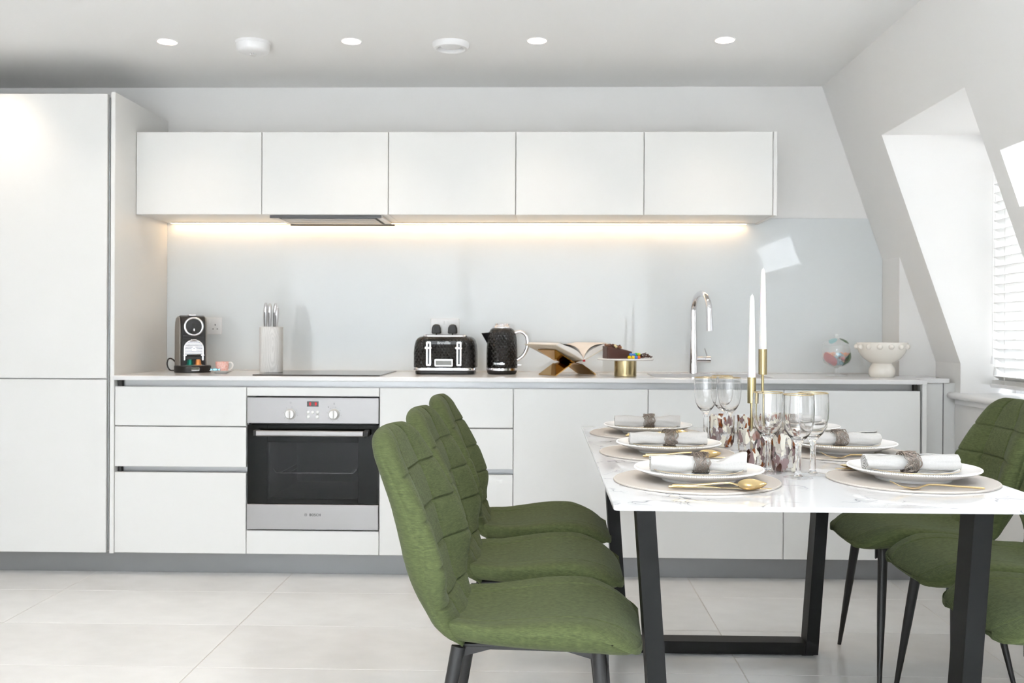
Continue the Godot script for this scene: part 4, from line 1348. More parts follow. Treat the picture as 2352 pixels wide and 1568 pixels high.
func sweet_jar(at: Vector3) -> void:
	var t := thing("sweet_jar", "footed glass sweet jar with painted petals and a domed lid", "jar", at)
	var b := MB.new()
	var out := [Vector2(0.0, 0.0), Vector2(0.05, 0.0), Vector2(0.05, 0.002), Vector2(0.014, 0.006), Vector2(0.009, 0.012), Vector2(0.0085, 0.036), Vector2(0.014, 0.042), Vector2(0.04, 0.047), Vector2(0.06, 0.062), Vector2(0.068, 0.085), Vector2(0.067, 0.112), Vector2(0.062, 0.14), Vector2(0.06, 0.146)]
	var inn := [Vector2(0.058, 0.146), Vector2(0.06, 0.14), Vector2(0.065, 0.112), Vector2(0.066, 0.085), Vector2(0.058, 0.064), Vector2(0.039, 0.05), Vector2(0.0, 0.0475)]
	b.lathe(out + inn, 48)
	part(t, "bowl", b, M.jar_glass)
	b = MB.new()
	b.lathe([Vector2(0.064, 0.1475), Vector2(0.0645, 0.151), Vector2(0.06, 0.154), Vector2(0.045, 0.168), Vector2(0.022, 0.177), Vector2(0.006, 0.179), Vector2(0.005, 0.184), Vector2(0.009, 0.19), Vector2(0.008, 0.197), Vector2(0.0, 0.2)], 40)
	part(t, "lid", b, M.jar_glass)
	# painted petals on bowl and lid
	for k in 2:
		var a0: float = [2.35, 0.95][k]
		var rows := []
		for j in 13:
			var s := j / 12.0
			var y := lerpf(0.0485, 0.112, s)
			var r := lut([[0.047, 0.041], [0.062, 0.0605], [0.085, 0.0685], [0.112, 0.0675]], y) + 0.0006
			var half := (0.5 if k == 0 else 0.3) * sin(PI * clampf(s, 0.02, 0.98) * 0.9 + 0.15)
			var lean := (0.55 if k == 0 else -0.5) * (s - 0.5)
			var row := PackedVector3Array()
			for i in 9:
				var a := a0 + lean + half * (i / 4.0 - 1.0)
				row.append(Vector3(r * cos(a), y, r * sin(a)))
			rows.append(row)
		var pb := MB.new()
		pb.grid(rows)
		part(t, "painted_petal", pb, [M.paint_pink, M.paint_green][k])
	for k in 2:
		var a0: float = [2.3, 0.8][k]
		var rows := []
		for j in 9:
			var s := j / 8.0
			var r := lerpf(0.061, 0.012, s)
			var y := lut([[0.012, 0.1795], [0.022, 0.1775], [0.045, 0.1685], [0.06, 0.1545], [0.062, 0.154]], r) + 0.0006
			var half := 0.55 * sin(PI * clampf(s * 0.85 + 0.05, 0.0, 1.0))
			var row := PackedVector3Array()
			for i in 7:
				var a := a0 + half * (i / 3.0 - 1.0)
				row.append(Vector3(r * cos(a), y, r * sin(a)))
			rows.append(row)
		var pb := MB.new()
		pb.grid(rows)
		part(t, "painted_petal", pb, [M.paint_blue, M.paint_green][k])
	# wrapped sweets
	var rng := RandomNumberGenerator.new()
	rng.seed = 21
	var kinds := [["orange", M.foil_orange], ["silver-blue", M.foil_blue], ["red", M.foil_red], ["silver-blue", M.foil_blue]]
	var n := 0
	for layer in 3:
		var y: float = [0.062, 0.082, 0.102][layer]
		var cnt: int = [6, 8, 8][layer]
		for k in cnt:
			var a := TAU * (k + 0.5 * layer) / cnt
			var r: float = [0.03, 0.047, 0.046][layer]
			var kind: Array = kinds[0 if layer == 2 and k % 3 != 1 else (n * 7 + layer) % 4]
			var c := MB.new()
			c.ball(Vector3.ZERO, Vector3(0.0125, 0.0105, 0.0105), 9, 6)
			c.prism(PackedVector2Array([Vector2(0.011, 0.0), Vector2(0.018, 0.006), Vector2(0.018, -0.006)]), -0.003, 0.003)
			c.prism(PackedVector2Array([Vector2(-0.011, 0.0), Vector2(-0.018, 0.006), Vector2(-0.018, -0.006)]), -0.003, 0.003)
			var o := single("wrapped_sweet", c, kind[1], "%s foil-wrapped sweet in the %s layer inside the glass sweet jar" % [kind[0], ["bottom", "middle", "top"][layer]], "sweet", at + Vector3(r * cos(a), y, r * sin(a)), a + PI / 2 + rng.randf_range(-0.3, 0.3), "wrapped sweets in the jar, %s %s" % [["bottom", "middle", "top"][layer], kind[0]])
			o.rotation.z = rng.randf_range(-0.3, 0.3)
			n += 1

func footed_bowl(at: Vector3) -> void:
	var t := thing("footed_bowl", "cream ceramic footed bowl with round bobbles below the rim", "bowl", at)
	var b := MB.new()
	b.lathe([Vector2(0.0, 0.0), Vector2(0.052, 0.0), Vector2(0.058, 0.012), Vector2(0.06, 0.028), Vector2(0.056, 0.046), Vector2(0.046, 0.06), Vector2(0.045, 0.064), Vector2(0.06, 0.07), Vector2(0.086, 0.09), Vector2(0.104, 0.115), Vector2(0.11, 0.135), Vector2(0.114, 0.157), Vector2(0.114, 0.161), Vector2(0.108, 0.161), Vector2(0.104, 0.138), Vector2(0.09, 0.105), Vector2(0.06, 0.082), Vector2(0.0, 0.076)], 56)
	part(t, "bowl", b, M.cream_ceramic)
	for k in 14:
		var a := TAU * k / 14 + 0.2
		var c := MB.new()
		c.ball(Vector3.ZERO, Vector3(0.0125, 0.0125, 0.0125), 16, 10)
		part(t, "bobble", c, M.cream_ceramic, Vector3(0.112 * cos(a), 0.142, 0.112 * sin(a)))

func build_materials_2() -> void:
	var m := mat("oven_window", Color(0.02, 0.025, 0.023, 0.5), 0.04)
	m.metallic_specular = 0.3
	m.transparency = BaseMaterial3D.TRANSPARENCY_ALPHA
	mat("grey_metal", c8(140, 142, 140), 0.5, 0.3)
	mat("knob", c8(214, 214, 212), 0.35, 0.4)
	mat("silver_plastic", c8(150, 144, 138), 0.4, 0.5)
	mat("satin_silver", c8(205, 205, 207), 0.35, 0.7)
	mat("foil_green", c8(20, 110, 96), 0.3, 0.7)
	mat("foil_copper", c8(214, 142, 82), 0.3, 0.7)
	mat("foil_blue", c8(132, 190, 214), 0.22, 0.85)
	mat("foil_orange", c8(240, 128, 40), 0.3, 0.4)
	mat("foil_red", c8(206, 40, 66), 0.25, 0.6)
	mat("cover_cream", c8(214, 206, 192), 0.5)
	mat("paper", c8(238, 236, 232), 0.7)
	mat("page_print", c8(240, 232, 224), 0.5)
	mat("red_cloth", c8(190, 40, 50), 0.6)
	mat("chocolate", c8(78, 44, 34), 0.45)
	mat("choc_light", c8(126, 82, 60), 0.5)
	mat("nut", c8(226, 208, 160), 0.5)
	mat("cream_ceramic", c8(238, 233, 224), 0.12)
	m = mat("paint_pink", c8(206, 160, 164), 0.3)
	m.albedo_color.a = 0.72
	m.transparency = BaseMaterial3D.TRANSPARENCY_ALPHA
	m = mat("paint_green", c8(62, 96, 52), 0.3)
	m.albedo_color.a = 0.72
	m.transparency = BaseMaterial3D.TRANSPARENCY_ALPHA
	m = mat("paint_blue", c8(150, 196, 200), 0.3)
	m.albedo_color.a = 0.72
	m.transparency = BaseMaterial3D.TRANSPARENCY_ALPHA
	m = mat("jar_glass", Color(0.9, 0.93, 0.93, 0.17), 0.01)
	m.transparency = BaseMaterial3D.TRANSPARENCY_ALPHA
	# pink cup print: fine vertical flecks
	m = mat("pink_print", Color(1, 1, 1), 0.25)
	var rng := RandomNumberGenerator.new()
	rng.seed = 3
	var im := Image.create(256, 64, false, Image.FORMAT_RGB8)
	im.fill(c8(240, 196, 186))
	for k in 900:
		im.fill_rect(Rect2i(rng.randi() % 256, rng.randi() % 64, 2, 3), c8(236, 150, 132) if k % 3 else c8(250, 232, 226))
	m.albedo_texture = ImageTexture.create_from_image(im)
	m.uv1_scale = Vector3(1, 20, 1)
	# embossed diamonds on toaster and kettle
	m = mat("black_diamond", c8(12, 12, 13), 0.1)
	var hm := Image.create(128, 128, false, Image.FORMAT_RGB8)
	for y in 128:
		for x in 128:
			var u := absf(fposmod((x + y) / 64.0, 1.0) - 0.5) * 2.0
			var w := absf(fposmod((x - y) / 64.0 + 8.0, 1.0) - 0.5) * 2.0
			var h := 1.0 - maxf(u, w)
			hm.set_pixel(x, y, Color(h, h, h))
	m.heightmap_enabled = true
	m.heightmap_texture = ImageTexture.create_from_image(hm)
	m.heightmap_scale = 0.35
	m.uv1_triplanar = true
	m.uv1_scale = Vector3(30, 20, 30)
	# pale figured wood of the knife block
	m = mat("pale_grain", Color(1, 1, 1), 0.5)
	var g := Image.create(256, 512, false, Image.FORMAT_RGB8)
	var fn := FastNoiseLite.new()
	fn.seed = 9
	fn.frequency = 0.01
	for y in 512:
		for x in 256:
			var dx := (x - 170) / 90.0
			var dy := (y - 190) / 300.0
			var r := sqrt(dx * dx + dy * dy * (1.0 if y < 190 else 0.25)) + fn.get_noise_2d(x, y * 0.4) * 0.12
			var s := 0.5 + 0.5 * sin(r * 34.0)
			var c := 0.80 + 0.07 * s
			g.set_pixel(x, y, Color(c, c * 0.995, c * 0.985))
	m.albedo_texture = ImageTexture.create_from_image(g)
	m.uv1_triplanar = true
	m.uv1_scale = Vector3(8.5, 4.3, 8.5)
	m.uv1_offset = Vector3(0.5, 0.02, 0.5)

# ---------------------------------------------------------------- table and chairs
const TH := 0.76
const TX0 := 2.074
const TX1 := 2.991
const TZ0 := 1.354
const TZ1 := 2.926

func build_materials_3() -> void:
	# marble: white ground with thin branching grey veins
	var m := mat("marble", Color(1, 1, 1), 0.06)
	m.metallic_specular = 0.55
	var S := 1024
	var im := Image.create(S, S, false, Image.FORMAT_RGB8)
	var n1 := FastNoiseLite.new()
	n1.seed = 31
	n1.frequency = 0.0042
	n1.fractal_octaves = 5
	var n2 := FastNoiseLite.new()
	n2.seed = 77
	n2.frequency = 0.006
	n2.fractal_octaves = 3
	var n3 := FastNoiseLite.new()
	n3.seed = 5
	n3.frequency = 0.02
	n3.fractal_octaves = 4
	for y in S:
		for x in S:
			var wx := x + 60.0 * n2.get_noise_2d(x, y)
			var wy := y * 1.25 + 60.0 * n2.get_noise_2d(x + 500, y)
			var a := absf(n1.get_noise_2d(wx, wy))
			var mask := clampf(n2.get_noise_2d(x + 900, y + 300) * 2.6 + 0.25, 0.0, 1.0)
			var vein := pow(maxf(0.0, 1.0 - a / 0.022), 1.6) * mask
			var halo := pow(maxf(0.0, 1.0 - a / 0.12), 2.0) * mask * 0.16
			var b := absf(n3.get_noise_2d(wx * 0.6, wy * 0.8))
			var fine := pow(maxf(0.0, 1.0 - b / 0.02), 2.0) * clampf(n2.get_noise_2d(x + 100, y + 1300) * 3.0 - 0.2, 0.0, 1.0) * 0.45
			var k := clampf(vein * 0.62 + halo * 1.3 + fine * 1.3, 0.0, 0.75)
			im.set_pixel(x, y, Color(0.875 - 0.62 * k, 0.882 - 0.6 * k, 0.89 - 0.575 * k))
	m.albedo_texture = ImageTexture.create_from_image(im)
	m.uv1_triplanar = true
	m.uv1_world_triplanar = true
	m.uv1_scale = Vector3(0.95, 0.95, 0.95)
	m.uv1_triplanar_sharpness = 12.0
	# green slub fabric
	m = mat("green_fabric", Color(1, 1, 1), 0.95)
	m.metallic_specular = 0.15
	var T := 512
	var fa := Image.create(T, T, false, Image.FORMAT_RGB8)
	var f1 := noise_image(T, T, 0.03, 3, 41)
	var f2 := noise_image(T, T, 0.11, 2, 42)
	var rng := RandomNumberGenerator.new()
	rng.seed = 5
	for y in T:
		for x in T:
			var slub := f2.get_pixel((x / 5 + 37 * (y / 2)) % T, (y * 2) % T).r
			var k := 0.9 + (f1.get_pixel(x, y).r - 0.5) * 0.12 + (slub - 0.5) * 0.5 + (rng.randf() - 0.5) * 0.1
			fa.set_pixel(x, y, Color(0.366 * k, 0.402 * k, 0.266 * k))
	m.albedo_texture = ImageTexture.create_from_image(fa)
	m.uv1_triplanar = true
	m.uv1_scale = Vector3(4.5, 4.5, 4.5)
	m.rim_enabled = true
	m.rim = 0.12
	m.rim_tint = 1.0

func build_table() -> void:
	var t := thing("dining_table", "white marble-effect dining table on black trapezoid steel legs", "table")
	var b := MB.new()
	var poly := rrect(TX1 - TX0, TZ1 - TZ0, 0.012, 5)
	b.prism(poly, -0.0095, 0.0, 0.0015, Transform3D(Basis(Vector3(1, 0, 0), Vector3(0, 0, -1), Vector3(0, 1, 0)), Vector3((TX0 + TX1) / 2, TH, (TZ0 + TZ1) / 2)))
	part(t, "table_top", b, M.marble)
	var cx := (TX0 + TX1) / 2
	for z in [1.53, 2.68]:
		var w := 0.374
		var v := 0.322
		for s in [-1, 1]:
			var a0 := Vector2(cx + s * w, TH - 0.0105)
			var a1 := Vector2(cx + s * v, 0.006)
			var h := 0.021
			var lg := MB.new()
			var f := []
			for zz in [z - 0.035, z + 0.035]:
				f.append_array([Vector3(a0.x - h, a0.y, zz), Vector3(a0.x + h, a0.y, zz), Vector3(a1.x + h, a1.y, zz), Vector3(a1.x - h, a1.y, zz)])
			lg.hexa(f)
			part(t, "leg", lg, M.black_steel)
			part(t, "foot_pad", boxmesh(Vector3(a1.x - 0.02 - s * 0.012, 0.0, z - 0.025), Vector3(a1.x + 0.02 - s * 0.012, 0.0065, z + 0.025), 0.001), M.black_satin)
		part(t, "floor_bar", boxmesh(Vector3(cx - v + 0.021, 0.006, z - 0.035), Vector3(cx + v - 0.021, 0.047, z + 0.035), 0.001), M.black_steel)
		part(t, "top_bar", boxmesh(Vector3(cx - w + 0.02, TH - 0.03, z - 0.02), Vector3(cx + w - 0.02, TH - 0.0105, z + 0.02), 0.001), M.black_steel)

func spread(lo: float, hi: float, n: int, seams: Array, offs: Array) -> Array:
	var s := []
	for k in n + 1:
		s.append(lerpf(lo, hi, float(k) / n))
	for q in seams:
		for o in offs:
			var x: float = q + o
			if x > lo and x < hi:
				s.append(x)
	s.sort()
	var r := [s[0]]
	for x in s:
		if x - r[r.size() - 1] > absf(hi - lo) * 0.0006:
			r.append(x)
	r[r.size() - 1] = hi
	return r

func groove(d: float, w: float) -> float:
	return exp(-(d * d) / (w * w))

func chair_back() -> MB:
	var b := MB.new()
	# front centre line, rear line, half width and how far the wings come forward, by height
	var xc := [[0.38, -0.15], [0.42, -0.172], [0.44, -0.186], [0.5, -0.222], [0.58, -0.25], [0.66, -0.272], [0.71, -0.285], [0.77, -0.306], [0.85, -0.337], [0.885, -0.35]]
	var xr := [[0.38, -0.185], [0.4, -0.215], [0.43, -0.246], [0.495, -0.277], [0.58, -0.303], [0.63, -0.316], [0.71, -0.338], [0.77, -0.361], [0.837, -0.387], [0.885, -0.398]]
	var wt := [[0.38, 0.15], [0.41, 0.172], [0.45, 0.181], [0.49, 0.198], [0.53, 0.221], [0.57, 0.232], [0.61, 0.231], [0.68, 0.222], [0.76, 0.207], [0.82, 0.193], [0.885, 0.175]]
	var wrap := [[0.38, 0.0], [0.45, 0.006], [0.5, 0.042], [0.56, 0.082], [0.64, 0.08], [0.71, 0.06], [0.78, 0.04], [0.885, 0.02]]
	var hs := [0.475, 0.58, 0.68, 0.78]
	var ys := spread(0.382, 0.885, 56, hs, [-0.012, -0.007, -0.004, -0.002, 0.0, 0.002, 0.004, 0.007, 0.012])
	for e in [0.383, 0.3845, 0.387, 0.39, 0.872, 0.876, 0.879, 0.8815, 0.8832, 0.8844]:
		ys.append(e)
	ys.sort()
	var us := spread(-1.0, 1.0, 44, [-0.37, 0.37], [-0.05, -0.03, -0.016, -0.007, 0.0, 0.007, 0.016, 0.03, 0.05])
	for e in [0.93, 0.95, 0.965, 0.975, 0.982, 0.988, 0.991, 0.993, 0.9945, 0.996, 0.998, 0.9993]:
		us.append(e)
		us.append(-e)
	us.sort()
	var rows := []
	for y in ys:
		var w := lut(wt, y)
		# rounded shoulders
		if y > 0.79:
			var q: float = (y - 0.79) / 0.0955
			w *= pow(maxf(0.0, 1.0 - pow(q, 2.6)), 0.42) * 0.62 + 0.38 if q < 1.0 else 0.38
		var k := 1.0
		if y > 0.853:
			k *= sqrt(maxf(0.0, 1.0 - pow((y - 0.853) / 0.032, 2.0)))
		if y < 0.41:
			k *= sqrt(maxf(0.02, 1.0 - pow((0.41 - y) / 0.029, 2.0)))
		var x0 := lut(xc, y)
		var x1 := lut(xr, y)
		var wr := lut(wrap, y)
		var row := PackedVector3Array()
		for u in us:
			var e := sqrt(maxf(0.0, 1.0 - pow(absf(u), 7.0)))
			var fx := x0 + wr * pow(absf(u), 2.2)
			var bx := x1 + 0.016 * pow(absf(u), 2.2)
			var g := 0.0
			for h in hs:
				g = maxf(g, groove(y - h, 0.0038))
			g = maxf(g, groove((absf(u) - 0.37) * w, 0.0038))
			if y < 0.84:
				g = maxf(g, 0.8 * groove((absf(u) - 0.988) * w, 0.0016))
			var col := absf(u) / 0.37 if absf(u) < 0.37 else (absf(u) - 0.685) / 0.315
			var puff := 0.006 * maxf(0.0, 1.0 - col * col)
			row.append(Vector3((fx + bx) / 2 + (fx - bx) / 2 * k * e + (puff - 0.0075 * g) * e * k, y, w * u))
		for q in range(us.size() - 2, 0, -1):
			var u: float = us[q]
			var e := sqrt(maxf(0.0, 1.0 - pow(absf(u), 7.0)))
			var fx := x0 + wr * pow(absf(u), 2.2)
			var bx := x1 + 0.016 * pow(absf(u), 2.2)
			var seam := groove((absf(u) - 0.9945) * w, 0.0011) if y > 0.45 and y < 0.85 else 0.0
			row.append(Vector3((fx + bx) / 2 - (fx - bx) / 2 * k * e, y, w * u * (1.0 - 0.014 * seam)))
		row.reverse()
		rows.append(row)
	b.grid(rows, true)
	return b

func chair_seat() -> MB:
	var b := MB.new()
	var wt := [[-0.225, 0.125], [-0.19, 0.168], [-0.14, 0.188], [-0.08, 0.208], [0.0, 0.225], [0.08, 0.229], [0.14, 0.227], [0.18, 0.221], [0.21, 0.21], [0.232, 0.192], [0.246, 0.165], [0.252, 0.13]]
	var tt := [[-0.225, 0.425], [-0.18, 0.43], [-0.12, 0.428], [-0.05, 0.436], [0.03, 0.447], [0.1, 0.45], [0.16, 0.444], [0.2, 0.433], [0.23, 0.417], [0.246, 0.402], [0.252, 0.391]]
	var bt := [[-0.225, 0.405], [-0.19, 0.388], [-0.1, 0.386], [0.05, 0.383], [0.15, 0.378], [0.2, 0.372], [0.23, 0.371], [0.246, 0.378], [0.252, 0.388]]
	var xs := spread(-0.225, 0.252, 52, [], [])
	for e in [0.2475, 0.2495, 0.251]:
		xs.append(e)
	xs.sort()
	var us := spread(-1.0, 1.0, 44, [-0.64, 0.64], [-0.04, -0.025, -0.014, -0.006, 0.0, 0.006, 0.014, 0.025, 0.04])
	for e in [0.93, 0.96, 0.975, 0.986, 0.994, 0.998]:
		us.append(e)
		us.append(-e)
	us.sort()
	var rows := []
	for x in xs:
		var w := lut(wt, x)
		var yt := lut(tt, x)
		var yb := lut(bt, x)
		var front := clampf((x - 0.13) / 0.12, 0.0, 1.0)
		var row := PackedVector3Array()
		for u in us:
			var e := sqrt(maxf(0.0, 1.0 - pow(absf(u), 6.0)))
			var rise := 0.026 * pow(absf(u), 2.6) * (1.0 - front * 1.3)
			var mid := (yt + yb) / 2 + rise
			var g := groove((absf(u) - 0.64) * w, 0.003) * (1.0 if x > -0.17 else 0.0)
			row.append(Vector3(x, mid + (yt - yb) / 2 * e - 0.004 * g, w * u))
		for k in range(us.size() - 2, 0, -1):
			var u: float = us[k]
			var e := sqrt(maxf(0.0, 1.0 - pow(absf(u), 6.0)))
			var rise := 0.026 * pow(absf(u), 2.6) * (1.0 - front * 1.3)
			var lift := 0.016 * pow(absf(u), 3.0) * front
			var g := groove((absf(u) - 0.988) * w, 0.002)
			row.append(Vector3(x, (yt + yb) / 2 + rise * (1.0 - 0.9 * e) + lift - (yt - yb) / 2 * e + 0.003 * g, w * u))
		rows.append(row)
	b.grid(rows, true)
	return b

func build_chairs() -> void:
	var lab := ["green upholstered dining chair nearest the camera on the left of the table", "green upholstered dining chair in the middle of the left row", "green upholstered dining chair farthest from the camera in the left row", "green upholstered dining chair nearest the camera at the right edge", "green upholstered dining chair in the middle of the right row", "green upholstered dining chair by the dormer, farthest in the right row"]
	var c := thing("dining_chair", lab[0], "chair", Vector3.ZERO, 0.0, "green dining chairs around the table")
	for e in [["seat", chair_seat()], ["backrest", chair_back()]]:
		var q: MB = e[1]
		for k in q.v.size():
			var yy := q.v[k].y
			if e[0] == "backrest" and yy > 0.45:
				yy = 0.45 + (yy - 0.45) * 0.98
			q.v[k] = Vector3(q.v[k].x * 0.942, yy * 0.942 + 0.064, q.v[k].z * 0.942)
		part(c, e[0], q, M.green_fabric)
	var fr := MB.new()
	fr.cbox(Vector3(-0.16, 0.414, -0.125), Vector3(0.155, 0.426, -0.095), 0.001)
	fr.cbox(Vector3(-0.16, 0.414, 0.095), Vector3(0.155, 0.426, 0.125), 0.001)
	fr.cbox(Vector3(-0.16, 0.414, -0.095), Vector3(-0.13, 0.426, 0.095), 0.001)
	fr.cbox(Vector3(0.125, 0.414, -0.095), Vector3(0.155, 0.426, 0.095), 0.001)
	for s in [-1, 1]:
		fr.prism(PackedVector2Array([Vector2(-0.178, 0.42), Vector2(-0.075, 0.42), Vector2(-0.15, 0.398), Vector2(-0.178, 0.385)]), s * 0.122 - 0.004, s * 0.122 + 0.004)
		fr.prism(PackedVector2Array([Vector2(0.165, 0.42), Vector2(0.055, 0.42), Vector2(0.137, 0.398), Vector2(0.165, 0.385)]), s * 0.122 - 0.004, s * 0.122 + 0.004)
	part(c, "under_frame", fr, M.black_satin)
	for sx2 in [-1, 1]:
		for sz in [-1, 1]:
			var lg := MB.new()
			var top := Vector3(-0.162 if sx2 < 0 else 0.143, 0.42, sz * 0.13)
			var foot := Vector3(-0.235 if sx2 < 0 else 0.18, 0.0, sz * 0.212)
			lg.tube([top, top.lerp(foot, 0.45), foot], [0.0158, 0.013, 0.0065], 18)
			part(c, "leg", lg, M.black_satin)
	var zs := [2.64, 2.125, 1.605]
	c.position = Vector3(1.919, 0, zs[0])
	c.rotation.y = -0.06
	for k in range(1, 3):
		copy(c, lab[k], Vector3(1.919, 0, zs[k]), [0.0, -0.02, 0.01][k])
	var zr := [2.555, 2.09, 1.645]
	var xr := [3.176, 3.2, 3.165]
	for k in 3:
		copy(c, lab[3 + k], Vector3(xr[k], 0, zr[k]), PI + [0.0, 0.0, -0.02][k])

# ---------------------------------------------------------------- table settings
func build_materials_4() -> void:
	var m := mat("placemat", c8(196, 189, 182), 0.55)
	mat("placemat_edge", c8(214, 209, 202), 0.5)
	# linen with a fine weave
	m = mat("linen", Color(1, 1, 1), 0.95)
	var T := 256
	var im := Image.create(T, T, false, Image.FORMAT_RGB8)
	var rng := RandomNumberGenerator.new()
	rng.seed = 8
	for y in T:
		for x in T:
			var k := 0.76 + (rng.randf() - 0.5) * 0.09 + (0.02 if (x + y) % 2 else -0.02)
			im.set_pixel(x, y, Color(k, k * 0.995, k * 0.985))
	m.albedo_texture = ImageTexture.create_from_image(im)
	m.uv1_triplanar = true
	m.uv1_scale = Vector3(9, 9, 9)
	mat("wire", c8(150, 140, 132), 0.28, 1.0)
	# speckled glass: brown, mauve and cream blots in clear glass
	m = mat("speckled_glass", Color(1, 1, 1, 1), 0.06)
	m.transparency = BaseMaterial3D.TRANSPARENCY_ALPHA
	m.metallic_specular = 0.6
	var W := 768
	var H := 256
	var sp := Image.create(W, H, false, Image.FORMAT_RGBA8)
	sp.fill(Color(0.95, 0.95, 0.95, 0.07))
	rng.seed = 19
	var cols := [Color(0.35, 0.16, 0.07, 0.93), Color(0.22, 0.1, 0.06, 0.95), Color(0.9, 0.88, 0.82, 0.9), Color(0.53, 0.44, 0.44, 0.88), Color(0.9, 0.88, 0.82, 0.9), Color(0.5, 0.25, 0.08, 0.9)]
	for k in 84:
		var cx := rng.randf() * W
		var cy := rng.randf() * H
		var rx := rng.randf_range(10.0, 24.0)
		var ry := rx * rng.randf_range(1.1, 2.5)
		var ph := rng.randf() * TAU
		var lob := rng.randi_range(2, 4)
		var lean := rng.randf_range(-0.35, 0.35)
		var c: Color = cols[rng.randi() % cols.size()]
		if k < 30:
			c = cols[[2, 3, 4][k % 3]]
		for y in range(int(cy - ry * 1.25), int(cy + ry * 1.25) + 1):
			if y < 0 or y >= H:
				continue
			for x in range(int(cx - rx * 2.2), int(cx + rx * 2.2) + 1):
				var dx := (x - cx - lean * (y - cy)) / rx
				var dy := (y - cy) / ry
				var lim := 1.0 + 0.22 * sin(lob * atan2(dy, dx) + ph)
				if dx * dx + dy * dy <= lim * lim:
					sp.set_pixel(posmod(x, W), y, c)
	m.albedo_texture = ImageTexture.create_from_image(sp)
	m.uv1_scale = Vector3(1, 10.2, 1)

func plate_meshes() -> Array:
	var d := MB.new()
	d.lathe([Vector2(0.082, 0.0), Vector2(0.0855, 0.0), Vector2(0.089, 0.006), Vector2(0.11, 0.0115), Vector2(0.135, 0.0195), Vector2(0.1475, 0.026), Vector2(0.1485, 0.0275), Vector2(0.147, 0.0285), Vector2(0.134, 0.023), Vector2(0.108, 0.0145), Vector2(0.1, 0.0115), Vector2(0.094, 0.0095), Vector2(0.0, 0.009)], 72)
	var beads := MB.new()
	for k in 180:
		var a := TAU * k / 180
		beads.ball(Vector3(0.1478 * cos(a), 0.0275, 0.1478 * sin(a)), Vector3(0.0027, 0.0023, 0.0027), 7, 5)
	var s := MB.new()
	s.lathe([Vector2(0.0, 0.0), Vector2(0.062, 0.0), Vector2(0.066, 0.004), Vector2(0.088, 0.008), Vector2(0.105, 0.0155), Vector2(0.1058, 0.017), Vector2(0.104, 0.0174), Vector2(0.087, 0.0105), Vector2(0.074, 0.0065), Vector2(0.0, 0.006)], 64)
	var r := MB.new()
	var path := []
	for k in 72:
		var a := TAU * k / 72
		path.append(Vector3(0.1054 * cos(a), 0.017, 0.1054 * sin(a)))
	r.tube(path, 0.0006, 6, true)
	return [d.mesh(), beads.mesh(), s.mesh(), r.mesh()]

# rolled napkin along x: a spiral of cloth squeezed where the ring sits
func napkin_mesh(sd: int, flare: float) -> ArrayMesh:
	var b := MB.new()
	var fn := FastNoiseLite.new()
	fn.seed = sd
	fn.frequency = 9.0
	var outer := []
	var inner := []
	var turns := 3.3
	var n := 96
	for k in n + 1:
		var s := float(k) / n
		var a := 1.1 - TAU * turns * s
		var r := lerpf(0.0235, 0.004, s)
		outer.append(Vector2(r * cos(a), r * sin(a)))
		inner.append(Vector2((r - 0.0034) * cos(a), (r - 0.0034) * sin(a)))
	inner.reverse()
	var loop := outer + inner
	var rows := []
	var steps := 30
	for j in steps + 1:
		var s := float(j) / steps
		var x := lerpf(-0.112, 0.108, s)
		var pinch := 1.0 - 0.2 * exp(-pow((x - 0.004) / 0.028, 2.0))
		var row := PackedVector3Array()
		for q in loop:
			var a: float = q.angle()
			var rr: float = q.length()
			var wob := fn.get_noise_3d(x * 0.9, cos(a) * 0.12, sin(a) * 0.12) * 0.009 * (rr / 0.0235) * (1.0 if absf(x) > 0.03 else 0.3)
			var dent := 0.0
			if flare > 0.0:
				dent = -flare * exp(-pow((x - 0.045) / 0.02, 2.0)) * maxf(0.0, sin(a)) + flare * 0.55 * smoothstep(0.05, 0.1, x) * maxf(0.0, sin(a))
			var y: float = q.y * pinch * 0.93 + wob * sin(a) + dent * (rr / 0.0235)
			var z: float = q.x * pinch * 1.12 + wob * cos(a)
			if y < -0.0175:
				y = -0.0175 + (y + 0.0175) * 0.25
			row.append(Vector3(x + 0.004 * fn.get_noise_2d(a * 0.05, rr) * (1.0 if j == 0 or j == steps else 0.0), y + 0.0195, z))
		rows.append(row)
	b.grid(rows, true)
	for e in [0, steps]:
		var row: PackedVector3Array = rows[e]
		var m := loop.size()
		var mid := Vector3(0, 0.02, 0)
		for k in n:
			b.oquad(row[k], row[k + 1], row[m - 2 - k], row[m - 1 - k], mid)
	return b.mesh()

func ring_mesh(sd: int) -> ArrayMesh:
	var b := MB.new()
	var rng := RandomNumberGenerator.new()
	rng.seed = sd
	for k in 24:
		var path := []
		var amp := rng.randf_range(0.008, 0.019)
		var ph := rng.randf() * TAU
		var off := rng.randf_range(-0.019, 0.019) * (1.0 - amp / 0.022)
		var r := 0.0246 + rng.randf_range(0.0, 0.0022)
		var ff: int = [1, 2, 3][rng.randi() % 3]
		for i in 44:
			var a := TAU * i / 44
			path.append(Vector3(clampf(off + amp * sin(ff * a + ph), -0.0205, 0.0205), (r + 0.0006 * sin(5 * a + ph)) * sin(a) * 0.92, (r + 0.0006 * sin(5 * a + ph)) * cos(a) * 1.06))
		b.tube(path, 0.0008, 5, true)
	return b.mesh()

